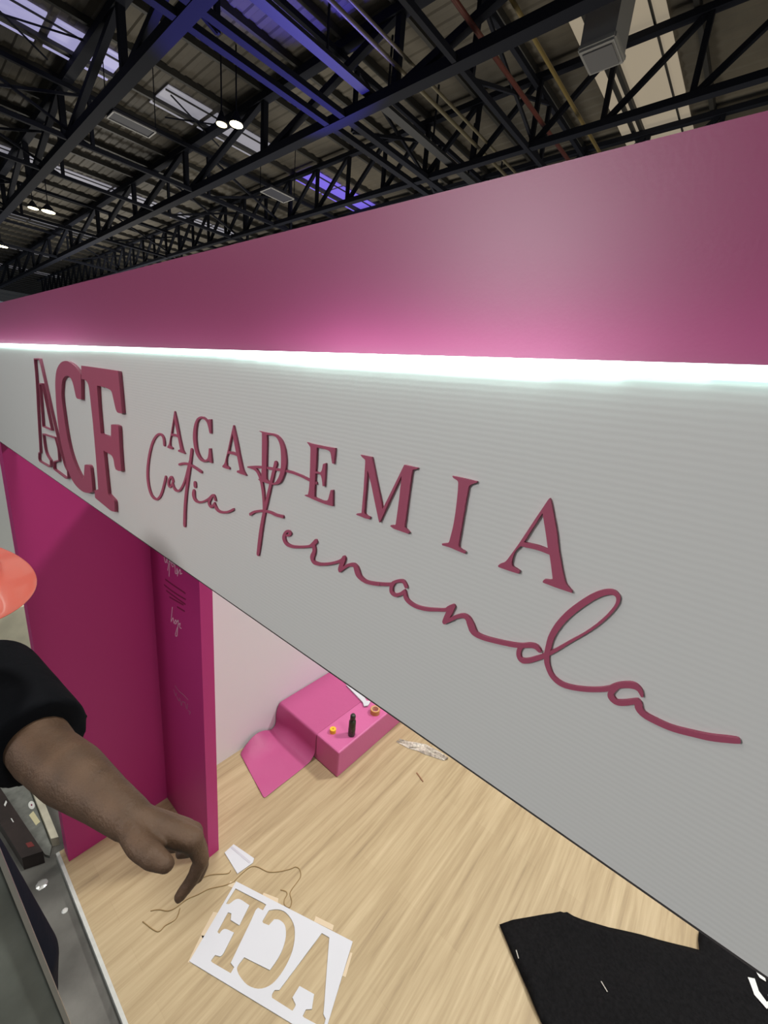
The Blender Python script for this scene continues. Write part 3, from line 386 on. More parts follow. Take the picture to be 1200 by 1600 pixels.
# offcut of vinyl lying over the top, down the front and out on the floor
bm = bmesh.new(); prof = []
for y in (3.08, 2.7, 2.3, 2.0, 1.94): prof.append((y, 0.253))
for a in (30, 60, 90): prof.append((1.94 - 0.02 * math.sin(math.radians(a)), 0.233 + 0.02 * math.cos(math.radians(a))))
for z in (0.18, 0.12, 0.09): prof.append((1.918, z))
for a in (20, 45, 70, 90): prof.append((1.918 - 0.085 * (1 - math.cos(math.radians(a))), 0.09 - 0.085 * math.sin(math.radians(a))))
for y in (1.76, 1.68, 1.60, 1.52, 1.46, 1.42): prof.append((y, 0.004))
grid = []; NX = 14
for y, z in prof:
    row = []
    for i in range(NX + 1):
        t = i / NX; x = -2.503 + t * (2.503 - 2.0)
        yy, zz_ = y, z
        if y < 1.84:                       # the free end is cut at a slant and its wall side rides up
            s = (1.84 - y) / 0.42
            yy = 1.84 - (1.84 - y) * (1.0 - 0.22 * (1 - t))
            zz_ = z + 0.085 * math.sin(math.pi * min(1, s * 1.0)) ** 1.0 * max(0, 1 - t * 2.6) ** 1.5
            x += 0.03 * s * (1 - t) 
            zz_ += 0.006 * math.sin(6 * t + 3 * s) ** 2 * s
        elif z < 0.24 and y < 1.93:
            yy = y - 0.03 * math.sin(math.pi * (0.25 - z) / 0.25) * max(0, 1 - t * 3)
        row.append(bm.verts.new((x, yy, zz_)))
    grid.append(row)
for a, b in zip(grid, grid[1:]):
    for i in range(NX): bm.faces.new((a[i], a[i + 1], b[i + 1], b[i]))
bmesh.ops.recalc_face_normals(bm, faces=bm.faces[:])
dr = link('vinyl_drape', bm_mesh(bm), M_vinyl2, smooth=True)
sol = dr.modifiers.new('s', 'SOLIDIFY'); sol.thickness = 0.003; sol.offset = 0; ss = dr.modifiers.new('b', 'SUBSURF'); ss.levels = 2; ss.render_levels = 2
bpy.context.view_layer.update(); real_mesh(dr)
for p in dr.data.polygons: p.use_smooth = True
tag(dr, 'loose sheet of pink vinyl lying over the bench and spilling onto the floor', 'vinyl sheet')

# things on the bench
can = thing('spray_bottle', (-1.80, 2.125, 0.25), 'tall dark green bottle standing on the pink bench', 'bottle')
def local(o, parent): o.parent = parent; return o
local(link('body', bm_mesh(lathe_bm([(0.026, 0), (0.029, 0.004), (0.029, 0.135), (0.024, 0.150), (0.015, 0.158)])), mat('dark_green_bottle', (0.018, 0.026, 0.014), 0.35, noise=(38, 0.8)), smooth=True), can)
local(link('cap', bm_mesh(lathe_bm([(0.017, 0.157), (0.022, 0.160), (0.022, 0.195), (0.016, 0.205)], 18)), mat('dark_cap', (0.022, 0.03, 0.02), 0.4), smooth=True), can)
local(link('wrapper', bm_mesh(lathe_bm([(0.0293, 0.03), (0.0296, 0.031), (0.0296, 0.075), (0.0293, 0.076)])), mat('mottled_wrapper', (0.05, 0.035, 0.03), 0.5, noise=(55, 0.9)), smooth=True, label='mottled dark paper wrapper'), can)
def ring_bm(ro, ri, h, n=28):
    bm = bmesh.new(); V = [[bm.verts.new((r * math.cos(k * 2 * math.pi / n), r * math.sin(k * 2 * math.pi / n), z)) for k in range(n)] for r, z in ((ri, 0), (ro, 0), (ro, h), (ri, h))]
    for j in range(4):
        A, B = V[j], V[(j + 1) % 4]
        for k in range(n): bm.faces.new((A[k], A[(k + 1) % n], B[(k + 1) % n], B[k]))
    bmesh.ops.recalc_face_normals(bm, faces=bm.faces[:]); return bm
tp = thing('tape_roll', (-1.825, 2.45, 0.25), 'roll of tan packing tape lying flat on the pink bench near the fascia edge', 'tape')
local(link('tape', bm_mesh(ring_bm(0.043, 0.034, 0.042)), mat('tan_tape', (0.56, 0.27, 0.075), 0.3)), tp)
local(link('core', bm_mesh(ring_bm(0.034, 0.030, 0.0425)), mat('tape_core', (0.72, 0.52, 0.34), 0.6), label='pale card core'), tp)
cp = thing('tape_measure', (-1.928, 2.035, 0.25), 'small yellow roll left of the dark bottle on the bench', 'roll')
local(link('body', bm_mesh(ring_bm(0.026, 0.008, 0.034, 20)), mat('yellow_plastic', (0.85, 0.52, 0.03), 0.4)), cp)
local(link('hub', bm_mesh(lathe_bm([(0.010, 0.002), (0.010, 0.030), (0.004, 0.031)], 14)), mat('amber_plastic', (0.5, 0.25, 0.03), 0.4), label='darker amber hub'), cp)
bm = extrude_poly([[(-2.245, 2.505), (-1.975, 2.452), (-1.935, 2.425), (-1.915, 2.455), (-1.935, 2.515), (-1.965, 2.49), (-2.06, 2.535), (-2.245, 2.555)]], lambda p: (p[0], p[1], 0.2565), Vector((0, 0, 0.012)))
link('foam_strip', bm_mesh(bm), M_paper, label='white foam letter offcut lying along the back of the pink bench', cat='offcut')

# ------------------------------------------------------------------ things on the booth floor
sh = thing('stencil_sheet', (-1.22, 0.95, 0.0), 'white board with ACF letters cut out, lying mirrored on the wooden floor', 'stencil')
bm = extrude_poly([STENCIL['sheet'], smooth_loop(STENCIL['F'], 3), smooth_loop(STENCIL['C'], 3), smooth_loop(STENCIL['A'], 3)], lambda p: (p[0], p[1], 0.0055), Vector((0, 0, -0.005)))
into(link('board', bm_mesh(bm), M_paper), sh)
for t in STENCIL['tabs']:
    bm = extrude_poly([t], lambda p: (p[0], p[1], 0.0016), Vector((0, 0, -0.0012))); into(link('masking_tape', bm_mesh(bm), M_tape), sh)
g = GROUND['paper']
bm = extrude_poly([g], lambda p: (p[0], p[1], 0.006), Vector((0, 0, -0.005)))
pp_ = thing('board_offcut', (-1.78, 1.07, 0.0), 'small white tapered board offcut beside the end of the magenta partition', 'offcut')
into(link('board', bm_mesh(bm), M_paper), pp_)
a0, a1 = Vector((g[0][0], g[0][1], 0.0066)), Vector((g[2][0], g[2][1], 0.0066))
bm = bmesh.new(); add_bar(bm, a0 + Vector((0.005, -0.02, 0)), a1 + Vector((-0.012, -0.012, 0)), 0.012, 0.0012); into(link('pencil_line', bm_mesh(bm), mat('grey_line', (0.5, 0.5, 0.56), 0.6)), pp_)
M_cord = mat('tan_cord', (0.30, 0.20, 0.085), 0.8)
def cord(keys, label, r=0.0025):
    bm = bmesh.new()
    for k in keys:
        pts = catmull([(p[0], p[1], 0.003) for p in GROUND[k]], 6); add_tube(bm, pts, r, 6)
    return link('cord', bm_mesh(bm), M_cord, label=label, cat='cord', smooth=True)
cord(('cord1',), 'thin tan cord looping above the stencil sheet on the floor')
cord(('cord2',), 'short loose end of tan cord left of the white offcut')
cord(('cord3',), 'long wavy tan cord running left from the stencil corner')
cord(('cord4',), 'kinked tan cord end lying nearest the white floor edge')
t = GROUND['twig']; bm = bmesh.new(); add_bar(bm, (t[0][0], t[0][1], 0.004), (t[1][0], t[1][1], 0.004), 0.008, 0.006)
link('wood_splinter', bm_mesh(bm), mat('brown_splinter', (0.26, 0.12, 0.06), 0.7), label='tiny brown splinter lying alone on the bare floor', cat='splinter')
# crumpled clear film by the bench
bm = bmesh.new(); random.seed(3); pts = [(-1.62, 2.57), (-1.56, 2.60), (-1.50, 2.62), (-1.44, 2.66), (-1.37, 2.67), (-1.30, 2.69), (-1.22, 2.70)]
rows = []
for i, (px, py) in enumerate(pts):
    w = 0.045 * math.sin(math.pi * (i + 0.6) / (len(pts) + 0.2)) + 0.012
    rows.append([bm.verts.new((px + random.uniform(-.012, .012) + j * 0.006, py + (j - 2.5) / 2.5 * w, 0.003 + random.uniform(0, 0.028) * (0 < j < 5))) for j in range(6)])
for a, b in zip(rows, rows[1:]):
    for j in range(5): bm.faces.new((a[j], a[j + 1], b[j + 1], b[j]))
fo = link('film_scrap', bm_mesh(bm), mat('crumpled_film', (0.52, 0.48, 0.42), 0.45, 0.4, noise=(45, 0.45)), label='crumpled scrap of pale plastic film on the floor by the fascia edge', cat='film')
so = fo.modifiers.new('s', 'SOLIDIFY'); so.thickness = 0.001

# black printed cloth
g = GROUND['black']
bm = bmesh.new(); C0 = sum((Vector(p) for p in g), Vector((0, 0))) / len(g)
vs = [bm.verts.new((p[0], p[1], 0.0)) for p in g]
es = [bm.edges.new((vs[i], vs[(i + 1) % len(vs)])) for i in range(len(vs))]
bmesh.ops.triangle_fill(bm, use_beauty=True, use_dissolve=False, edges=es)
for _ in range(5): bmesh.ops.subdivide_edges(bm, edges=[e for e in bm.edges if e.calc_length() > 0.06], cuts=1, use_grid_fill=True)
bmesh.ops.triangulate(bm, faces=bm.faces[:])
def fold(x, y):
    u = (x + 0.06) * 0.80 - (y - 2.24) * 0.0; d = (x - (-0.05 + (2.2 - y) * -0.06))
    z = 0.030 * math.exp(-(d / 0.05) ** 2) + 0.022 * math.exp(-((x - 0.42 - 0.5 * (y - 2.3)) / 0.07) ** 2) + 0.012 * (1 + math.sin(9 * x + 5 * y)) * 0.5 + 0.010 * (1 + math.sin(17 * y - 6 * x)) * 0.5
    return 0.006 + z
edge_v = {v for v in bm.verts if v.is_boundary}
for v in bm.verts:
    z = fold(v.co.x, v.co.y)
    v.co.z = 0.006 + (z - 0.006) * (0.35 if v in edge_v else 1.0)
bmesh.ops.recalc_face_normals(bm, faces=bm.faces[:])
cl = link('printed_cloth', bm_mesh(bm), M_black, smooth=True)
so = cl.modifiers.new('s', 'SOLIDIFY'); so.thickness = 0.004; so.offset = 1
tag(cl, 'large black cloth with white print spread on the wooden floor below the fascia', 'cloth')
for L in GROUND['print']:
    bm = bmesh.new(); vs = [bm.verts.new((p[0], p[1], 0)) for p in L]
    es = [bm.edges.new((vs[i], vs[(i + 1) % len(vs)])) for i in range(len(vs))]
    bmesh.ops.triangle_fill(bm, use_beauty=True, use_dissolve=False, edges=es)
    for _ in range(2): bmesh.ops.subdivide_edges(bm, edges=[e for e in bm.edges if e.calc_length() > 0.03], cuts=1, use_grid_fill=True)
    bmesh.ops.triangulate(bm, faces=bm.faces[:])
    for v in bm.verts: v.co.z = fold(v.co.x, v.co.y) + 0.010
    bmesh.ops.recalc_face_normals(bm, faces=bm.faces[:])
    into(link('white_print', bm_mesh(bm), M_print, label='white printed stroke'), cl)
M_lint = mat('pale_lint', (0.45, 0.44, 0.4), 0.8)
for (x0, y0, x1, y1) in ((-0.215, 1.86, -0.19, 1.835), (0.19, 2.06, 0.225, 2.03)):
    bm = bmesh.new(); add_bar(bm, (x0, y0, fold(x0, y0) + 0.010), (x1, y1, fold(x1, y1) + 0.010), 0.005, 0.003); into(link('lint', bm_mesh(bm), M_lint), cl)

# ------------------------------------------------------------------ things on the hall floor, far left
def flat(name, pts, z0, z1, m, **kw):
    bm = extrude_poly([pts], lambda p: (p[0], p[1], z1), Vector((0, 0, z0 - z1))); return link(name, bm_mesh(bm), m, **kw)
HF = -0.05
case = thing('tool_case', (-3.05, 0.15, HF), 'flat black tool case with small red marks on the grey hall floor', 'case')
into(flat('lid', [(-3.40, 0.160), (-2.649, 0.254), (-2.690, 0.160), (-3.40, 0.070)], HF, HF + 0.10, mat('black_case', (0.022, 0.014, 0.013), 0.45, noise=(12, 0.4))), case)
into(flat('red_badge', [(-2.765, 0.220), (-2.72, 0.228), (-2.735, 0.200), (-2.778, 0.194)], HF + 0.10, HF + 0.102, mat('red_badge', (0.16, 0.02, 0.02), 0.5), label='red badge'), case)
into(flat('white_mark', [(-3.21, 0.172), (-3.19, 0.175), (-3.16, 0.160), (-3.18, 0.157)], HF + 0.10, HF + 0.102, M_print, label='white mark'), case)
into(flat('white_mark', [(-3.03, 0.172), (-2.99, 0.176), (-2.995, 0.171), (-3.035, 0.167)], HF + 0.10, HF + 0.102, M_print, label='white mark'), case)
slab = thing('grey_board', (-3.1, 0.29, HF), 'grey scuffed board lying beside the black case', 'board')
into(flat('panel', [(-3.65, 0.145), (-3.36, 0.175), (-2.69, 0.264), (-2.66, 0.282), (-2.72, 0.306), (-3.65, 0.306)], HF, HF + 0.02, mat('grey_board_paint', (0.165, 0.175, 0.16), 0.6, noise=(20, 0.25))), slab)
bm = lathe_bm([(0.030, HF + 0.02), (0.030, HF + 0.0215), (0.028, HF + 0.022)], 20)
for v in bm.verts: v.co.x = v.co.x * 1.3 - 3.135; v.co.y = v.co.y * 0.55 + 0.287
stk = into(link('round_sticker', bm_mesh(bm), M_print, label='round white sticker'), slab)
bm = lathe_bm([(0.008, HF + 0.022), (0.007, HF + 0.0224), (0.006, HF + 0.0226)], 12)
for v in bm.verts: v.co.x = v.co.x * 1.3 - 3.135; v.co.y = v.co.y * 0.55 + 0.287
into(link('sticker_dot', bm_mesh(bm), M_dark), stk)
into(flat('cream_label', [(-3.075, 0.284), (-2.955, 0.297), (-2.945, 0.272), (-3.06, 0.258)], HF + 0.02, HF + 0.0215, mat('cream_label', (0.62, 0.58, 0.36), 0.6), label='cream paper label'), slab)
lean = flat('cream_plank', [(-3.35, 0.310), (-2.73, 0.309), (-2.71, 0.345), (-3.35, 0.346)], HF, HF + 0.07, mat('cream_plank', (0.55, 0.53, 0.42), 0.6, noise=(14, 0.15)))
tag(lean, 'cream plank standing on edge against the end of the magenta wall', 'plank')
for (px, py, s, nm, lab) in ((-2.27, 0.262, 0.016, 'floor_glint', 'small bright disc put in for a reflection on the hall floor near the white edge'), (-2.52, 0.21, 0.03, 'rough_glint', 'larger bright piece put in for a reflection on the grey hall floor')):
    bm = lathe_bm([(s, 0), (s, 0.003), (s * 0.6, 0.008), (s * 0.2, 0.009)], 9); random.seed(5)
    for v in bm.verts: v.co.x *= 1 + random.uniform(-.25, .25) * (nm == 'rough_glint')
    o = link(nm, bm_mesh(bm), mat('glint_metal', (0.8, 0.82, 0.8), 0.2, metal=0.4), label=lab, cat='glint'); o.location = (px, py, HF)  # bright pieces stand in for white reflections on the concrete

# neighbouring booth glimpsed past the end of the magenta wall
nb = thing('neighbour_booth', (-5.4, 1.2, HF), 'pale neighbouring booth wall beyond the end of the magenta wall', 'booth')
into(box('wall_panel', -5.75, -5.65, 0.45, 2.6, HF, 2.55, mat('pale_grey_panel', (0.42, 0.44, 0.44), 0.6)), nb)
into(box('plinth', -5.65, -5.0, 0.45, 2.4, HF, 0.60, mat('cream_plinth', (0.62, 0.60, 0.46), 0.6, noise=(5, 0.15))), nb)

# ------------------------------------------------------------------ hall roof
def roof_deck():
    bm = bmesh.new(); pitch = 0.36; ys = []
    y = -14.0
    while y < 34.0:
        ys += [(y, 0.0), (y + 0.12, 0.0), (y + 0.16, 0.028), (y + 0.32, 0.028)]; y += pitch
    A = [bm.verts.new(hall(-15.0, a / H, 1.262 + b / H)) for a, b in ys]; B = [bm.verts.new(hall(6.0, a / H, 1.262 + b / H)) for a, b in ys]
    for i in range(len(ys) - 1): bm.faces.new((A[i], A[i + 1], B[i + 1], B[i]))
    return bm_mesh(bm)
def deck_material():
    m = mat('roof_deck_metal', (0.115, 0.105, 0.085), 0.7); nt = m.node_tree; b = nt.nodes['Principled BSDF']
    tc = nt.nodes.new('ShaderNodeTexCoord'); mp = nt.nodes.new('ShaderNodeMapping'); mp.inputs['Scale'].default_value = (0.5, 0.25, 1); nt.links.new(tc.outputs['Object'], mp.inputs['Vector'])
    n = nt.nodes.new('ShaderNodeTexNoise'); n.inputs['Scale'].default_value = 1.0; n.inputs['Detail'].default_value = 6; nt.links.new(mp.outputs['Vector'], n.inputs['Vector'])
    r = nt.nodes.new('ShaderNodeValToRGB'); r.color_ramp.elements[0].position = 0.3; r.color_ramp.elements[1].position = 0.75
    r.color_ramp.elements[0].color = (0.06, 0.054, 0.045, 1); r.color_ramp.elements[1].color = (0.17, 0.15, 0.115, 1)
    nt.links.new(n.outputs['Fac'], r.inputs['Fac']); nt.links.new(r.outputs['Color'], b.inputs['Base Color']); return m
M_deck = deck_material()
link('ceiling', roof_deck(), M_deck, kind='structure')
M_purlin = mat('purlin_steel', (0.035, 0.034, 0.032), 0.6)
bm = bmesh.new()
for i in range(-46, 8):
    u = i * 0.262 + 0.05
    add_bar(bm, hall(u, -1.0, 1.25), hall(u, 4.6, 1.25), 0.10, 0.16)
link('trim_2', bm_mesh(bm), M_purlin, kind='structure')

# main trusses along the hall and joists across it
def member(parent, name, p, q, w, h, m=M_steel):
    return into(link(name, bar_mesh(p, q, w, h), m), parent)
def truss(v, cw, label, u0=-9.6, u1=2.0, step=0.27, top=1.225, wd=0.11):
    t = thing('roof_truss', hall((u0 + u1) / 2, v, 1.0), label, 'truss')
    objs = []
    objs.append(link('bottom_chord', bar_mesh(hall(u0, v, 1.0), hall(u1, v, 1.0), cw, cw * 0.75), M_steel))
    objs.append(link('top_chord', bar_mesh(hall(u0, v, top), hall(u1, v, top), cw * 0.9, cw * 0.7), M_steel))
    n = int((u1 - u0) / step); ref = {}
    for i in range(n + 1):
        u = u1 - i * step
        for nm, a, b in (('post', hall(u, v, 1.0), hall(u, v, top)), ('diagonal', hall(u, v, 1.0), hall(u + step, v, top))):
            if nm == 'diagonal' and i == 0: continue
            if nm not in ref: ref[nm] = (bar_mesh(a - a, b - a, wd, wd))
            o = link(nm, ref[nm], M_steel); o.location = a; objs.append(o)
    bpy.context.view_layer.update(); inv = t.matrix_world.inverted()
    for o in objs: o.parent = t; o.matrix_parent_inverse = inv
    return t
truss(0.725, 0.28, 'nearest heavy dark roof truss, crossing the top left corner', step=0.81, wd=0.16)
truss(1.31, 0.28, 'second heavy roof truss, running diagonally to the top of the picture', step=0.81, wd=0.16)
truss(1.845, 0.19, 'third roof truss, lighter, just above the magenta header edge')
truss(2.42, 0.19, 'furthest roof truss glimpsed small above the left end of the header')
def joist(u, label, double=False, w=0.11, v0=-0.35, v1=3.2, step=0.58, top=1.2, low=0.995):
    t = thing('roof_joist', hall(u, 1.0, 1.0), label, 'joist'); objs = []
    offs = (-0.045, 0.045) if double else (0.0,)
    for d in offs: objs.append(link('bottom_chord', bar_mesh(hall(u + d, v0, low), hall(u + d, v1, low), 0.19 if double else w, 0.12), M_steel))
    objs.append(link('top_chord', bar_mesh(hall(u, v0, top), hall(u, v1, top), w, 0.12), M_steel))
    n = int((v1 - v0) / step); ref = {}
    for i in range(n + 1):
        v = v0 + i * step
        for nm, a, b, s in (('post', hall(u, v, low), hall(u, v, top), 0.10), ('diagonal', hall(u, v, low), hall(u, v + (step if i % 2 else -step), top), 0.07)):
            k = nm + str(i % 2)
            if k not in ref: ref[k] = bar_mesh(a - a, b - a, s, s)
            o = link(nm, ref[k], M_steel); o.location = a; objs.append(o)
    bpy.context.view_layer.update(); inv = t.matrix_world.inverted()
    for o in objs: o.parent = t; o.matrix_parent_inverse = inv
joist(-1.53, 'double roof joist washed with blue light between the first two trusses', True)
joist(-2.75, 'open web roof joist crossing left of the grey hanging panel')
joist(-3.30, 'thin roof joist crossing in front of the second skylight row')
joist(-4.45, 'far roof joist above the pair of small distant lamps')
joist(-5.75, 'farthest roof joist near the left picture edge')
joist(-0.12, 'roof joist beyond the cream skylight at the right')
joist(-0.98, 'roof joist in the dark centre above the header')
# pipes and cable trays
for u, r, lab, m in ((-1.225, 0.045, 'paler of two pipes side by side under the roof, top centre', M_steel2), (-1.175, 0.035, 'thinner pipe beside the pale roof pipe', M_steel2), (-0.93, 0.05, 'reddish pipe under the roof right of the pale pipes', mat('red_pipe', (0.16, 0.045, 0.035), 0.5)), (-0.80, 0.04, 'ochre pipe crossing high up under the roof', mat('ochre_pipe', (0.22, 0.16, 0.05), 0.5))):
    bm = bmesh.new(); add_tube(bm, [hall(u, -0.3, 1.06), hall(u, 3.0, 1.06)], r, 10); link('roof_pipe', bm_mesh(bm), m, label=lab, cat='pipe', smooth=True)
tr = thing('cable_tray', hall(-1.38, 1.0, 1.03), 'dark wide cable tray under the roof beside the blue-lit joist', 'tray')
into(link('tray', bar_mesh(hall(-1.36, -0.3, 1.03), hall(-1.36, 3.0, 1.03), 0.26, 0.08), mat('tray_steel', (0.02, 0.022, 0.028), 0.6)), tr)
for k in range(10):
    v = -0.1 + k * 0.3; into(link('hanger', bar_mesh(hall(-1.36, v, 1.03), hall(-1.36, v, 1.25), 0.04, 0.04), M_steel), tr)

# skylights: translucent roof panels, evening light behind
def sky_mat(name, c, k): return mat(name, (c[0] * 0.3, c[1] * 0.3, c[2] * 0.3), 0.5, emit=(c, k))
S_lav = sky_mat('skylight_lavender', lin(190, 186, 235), 0.62); S_grey = sky_mat('skylight_grey', lin(190, 188, 200), 0.42)
S_vio = sky_mat('skylight_violet', lin(140, 120, 255), 0.62); S_cream = sky_mat('skylight_cream', lin(205, 190, 165), 0.42)
def skylight(u, w, spans, m, label):
    t = thing('skylight', hall(u, spans[0][0], 1.253), label, 'skylight')
    for a, b in spans:
        o = link('pane', bar_mesh(hall(u, a, 1.256), hall(u, b, 1.256), w * H, 0.03), m); into(o, t)
    into(link('frame', bar_mesh(hall(u - w * 0.30, spans[0][0], 1.249), hall(u - w * 0.30, spans[-1][1], 1.249), 0.10, 0.06), M_purlin), t)
    into(link('frame', bar_mesh(hall(u + w * 0.36, spans[0][0], 1.249), hall(u + w * 0.36, spans[-1][1], 1.249), 0.04, 0.04), M_purlin), t)
    return t
skylight(-2.53, 0.24, ((0.15, 0.595), (0.625, 0.86)), S_lav, 'lavender skylight in the top left corner of the picture')
skylight(-2.53, 0.22, ((1.04, 1.25), (1.275, 1.62)), S_grey, 'grey skylight beside the bright lamp between the two heavy trusses')
skylight(-2.53, 0.22, ((1.87, 2.12), (2.14, 2.45)), S_vio, 'violet skylight just above the header, seen through a truss')
skylight(-4.10, 0.20, ((0.45, 0.79), (0.81, 0.87)), S_grey, 'narrow skylight at the left edge, second row')
skylight(-4.10, 0.20, ((0.95, 1.28), (1.30, 1.62)), S_grey, 'long narrow skylight of the second row between the two heavy trusses')
skylight(-4.12, 0.20, ((1.78, 2.05), (2.07, 2.35)), S_grey, 'skylight of the second row behind the webs of the third truss')
skylight(-5.75, 0.20, ((0.75, 1.08), (1.10, 1.62)), S_grey, 'distant thin skylight under the pair of small lamps')
skylight(-7.35, 0.20, ((0.9, 1.25), (1.28, 1.7)), S_grey, 'very distant skylight at the left edge by the yellow lamp')
skylight(-8.95, 0.20, ((1.1, 1.5), (1.52, 2.0)), S_grey, 'farthest skylight sliver low at the left')
skylight(-0.69, 0.27, ((1.60, 1.90), (1.915, 2.27), (2.29, 2.62)), S_cream, 'cream skylight at the upper right behind the grey duct')
# high bay lamps
def lamp(u, v, k, label, r=0.22, hang=1.735):
    t = thing('high_bay_lamp', hall(u, v, 1.0), label, 'lamp')
    o = link('housing', bm_mesh(lathe_bm([(r * 1.05, 0.01), (r * 1.1, 0.03), (r * 0.7, 0.16), (r * 0.25, 0.30)], 20)), M_steel, smooth=True); o.parent = t
    o = link('lens', bm_mesh(lathe_bm([(r * 0.98, -0.01), (r, 0.0), (r * 0.98, 0.012)], 20)), mat('lamp_lens', (0.9, 0.85, 0.6), 0.4, emit=((1.0, 0.86, 0.50), k))); o.parent = t
    o = link('rod', bar_mesh((0, 0, 0.29), (0, 0, hang), 0.03, 0.03), M_steel); o.parent = t
lamp(-1.93, 1.10, 14, 'brightest round lamp, glowing warm white beside the grey skylight', 0.17)
lamp(-1.985, 1.065, 3.0, 'dimmer round lamp left of the brightest lamp', 0.14)
lamp(-4.16, 0.91, 10, 'brighter of the two small distant lamps at the left', 0.26)
lamp(-4.19, 0.83, 5, 'smaller of the two distant lamps at the left', 0.2, 1.60)
lamp(-5.93, 0.89, 8, 'distant yellow lamp cut by the left picture edge', 0.30)
# hanging grey panels
def hung(c, label):
    t = thing('hanging_panel', hall(*c[0], 0.98), label, 'panel')
    P = [hall(u, v, 0.98) for u, v in c]
    bm = bmesh.new(); lo = [bm.verts.new(p) for p in P]; hi = [bm.verts.new(p + Vector((0, 0, 0.08))) for p in P]
    bm.faces.new(lo[::-1]); bm.faces.new(hi)
    for i in range(4): bm.faces.new((lo[i], lo[(i + 1) % 4], hi[(i + 1) % 4], hi[i]))
    into(link('board', bm_mesh(bm), mat('panel_grey', (0.05, 0.052, 0.07), 0.6)), t)
    for i in range(4):
        into(link('edge', bar_mesh(P[i] + Vector((0, 0, -0.005)), P[(i + 1) % 4] + Vector((0, 0, -0.005)), 0.035, 0.03), mat('panel_edge', (0.42, 0.42, 0.42), 0.5), label='pale edge strip' if i == 0 else None), t)
    for p in P[::2]: into(link('hanger', bar_mesh(p + Vector((0, 0, 0.08)), p + Vector((0, 0, 1.87)), 0.02, 0.02), M_steel), t)
hung([(-2.34, 0.75), (-2.26, 0.75), (-2.26, 0.91), (-2.34, 0.91)], 'dark grey hanging panel with pale edges left of the grey skylight')
hung([(-2.35, 1.48), (-2.25, 1.48), (-2.25, 1.63), (-2.35, 1.63)], 'grey hanging panel among the webs of the third truss')
# air duct box
dk = thing('air_duct', hall(-0.59, 1.45, 0.95), 'grey boxy air duct hanging under the roof at the upper right', 'duct')
bm = bmesh.new(); lo = [bm.verts.new(hall(u, v, 0.95)) for u, v in ((-0.635, 1.40), (-0.545, 1.40), (-0.545, 1.50), (-0.635, 1.50))]; hi = [bm.verts.new(hall(u, v, 1.23)) for u, v in ((-0.635, 1.40), (-0.545, 1.40), (-0.545, 1.50), (-0.635, 1.50))]
bm.faces.new(lo[::-1]); bm.faces.new(hi)
for i in range(4): bm.faces.new((lo[i], lo[(i + 1) % 4], hi[(i + 1) % 4], hi[i]))
into(link('body', bm_mesh(bm), mat('duct_sheet', (0.30, 0.30, 0.30), 0.55)), dk)
into(link('underside', bar_mesh(hall(-0.59, 1.41, 0.948), hall(-0.59, 1.49, 0.948), 0.50, 0.02), mat('duct_underside', (0.16, 0.16, 0.17), 0.6), label='darker grille face'), dk)  # darker plate covering the bottom of the duct
for a, b in (((-0.635, 1.40), (-0.545, 1.40)), ((-0.545, 1.40), (-0.545, 1.50)), ((-0.545, 1.50), (-0.635, 1.50)), ((-0.635, 1.50), (-0.635, 1.40))):
    into(link('flange', bar_mesh(hall(*a, 0.96), hall(*b, 0.96), 0.06, 0.06), mat('duct_flange', (0.36, 0.36, 0.35), 0.5)), dk)
# thin bracing rods under the skylights
for k, (a, b, lab) in enumerate((((-2.64, 0.30, 1.235), (-2.40, 0.72, 1.235), 'thin bracing rod crossing the top left skylight'), ((-2.40, 0.36, 1.222), (-2.66, 0.64, 1.222), 'second bracing rod crossing the top left skylight the other way'),
                                 ((-2.66, 1.12, 1.235), (-2.42, 1.36, 1.235), 'thin bracing rod crossing the grey skylight'), ((-2.42, 1.05, 1.222), (-2.64, 1.40, 1.222), 'second rod crossing the grey skylight'))):
    link('bracing_rod', bar_mesh(hall(*a), hall(*b), 0.035, 0.035), M_steel, label=lab, cat='rod')

# ------------------------------------------------------------------ worker
def add_cone(bm, p, q, r0, r1, n=20, round0=True, round1=True, flat=None):
    p, q = Vector(p), Vector(q); d = q - p; L = d.length
    rot = d.to_track_quat('Z', 'Y').to_matrix().to_4x4()
    tmp = bmesh.new(); bmesh.ops.create_cone(tmp, cap_ends=True, segments=n, radius1=r0, radius2=r1, depth=L)
    bmesh.ops.transform(tmp, matrix=Matrix.Translation((p + q) / 2) @ rot, verts=tmp.verts[:])
    me = bpy.data.meshes.new('t'); tmp.to_mesh(me); tmp.free(); bm.from_mesh(me); bpy.data.meshes.remove(me)
    if round0: add_ball(bm, p, r0)
    if round1: add_ball(bm, q, r1)
def add_ball(bm, c, r, s=(1, 1, 1), rot=None):
    m = Matrix.Translation(c) @ (rot.to_4x4() if rot else Matrix.Identity(4)) @ Matrix.Diagonal((s[0], s[1], s[2], 1))
    bmesh.ops.create_uvsphere(bm, u_segments=18, v_segments=12, radius=r, matrix=m)
def chain(bm, pts, rs):
    for (p, q), (a, b) in zip(zip(pts, pts[1:]), zip(rs, rs[1:])): add_cone(bm, p, q, a, b)
def solidify_voxel(name, bm, voxel, m, smooth=6):
    o = link(name, bm_mesh(bm), m)
    r = o.modifiers.new('r', 'REMESH'); r.mode = 'VOXEL'; r.voxel_size = voxel; r.use_smooth_shade = True
    s = o.modifiers.new('s', 'SMOOTH'); s.factor = 0.5; s.iterations = smooth
    bpy.context.view_layer.update(); real_mesh(o)
    for p in o.data.polygons: p.use_smooth = True
    if not o.data.materials: o.data.materials.append(m)
    return o
V = Vector
FAC = V((0.86, 0.50, 0)).normalized()                       # where the head looks
man = thing('person', (-1.15, -0.09, 0.95), 'person in red helmet and black T-shirt on the ladder, one hand reaching down', 'person')
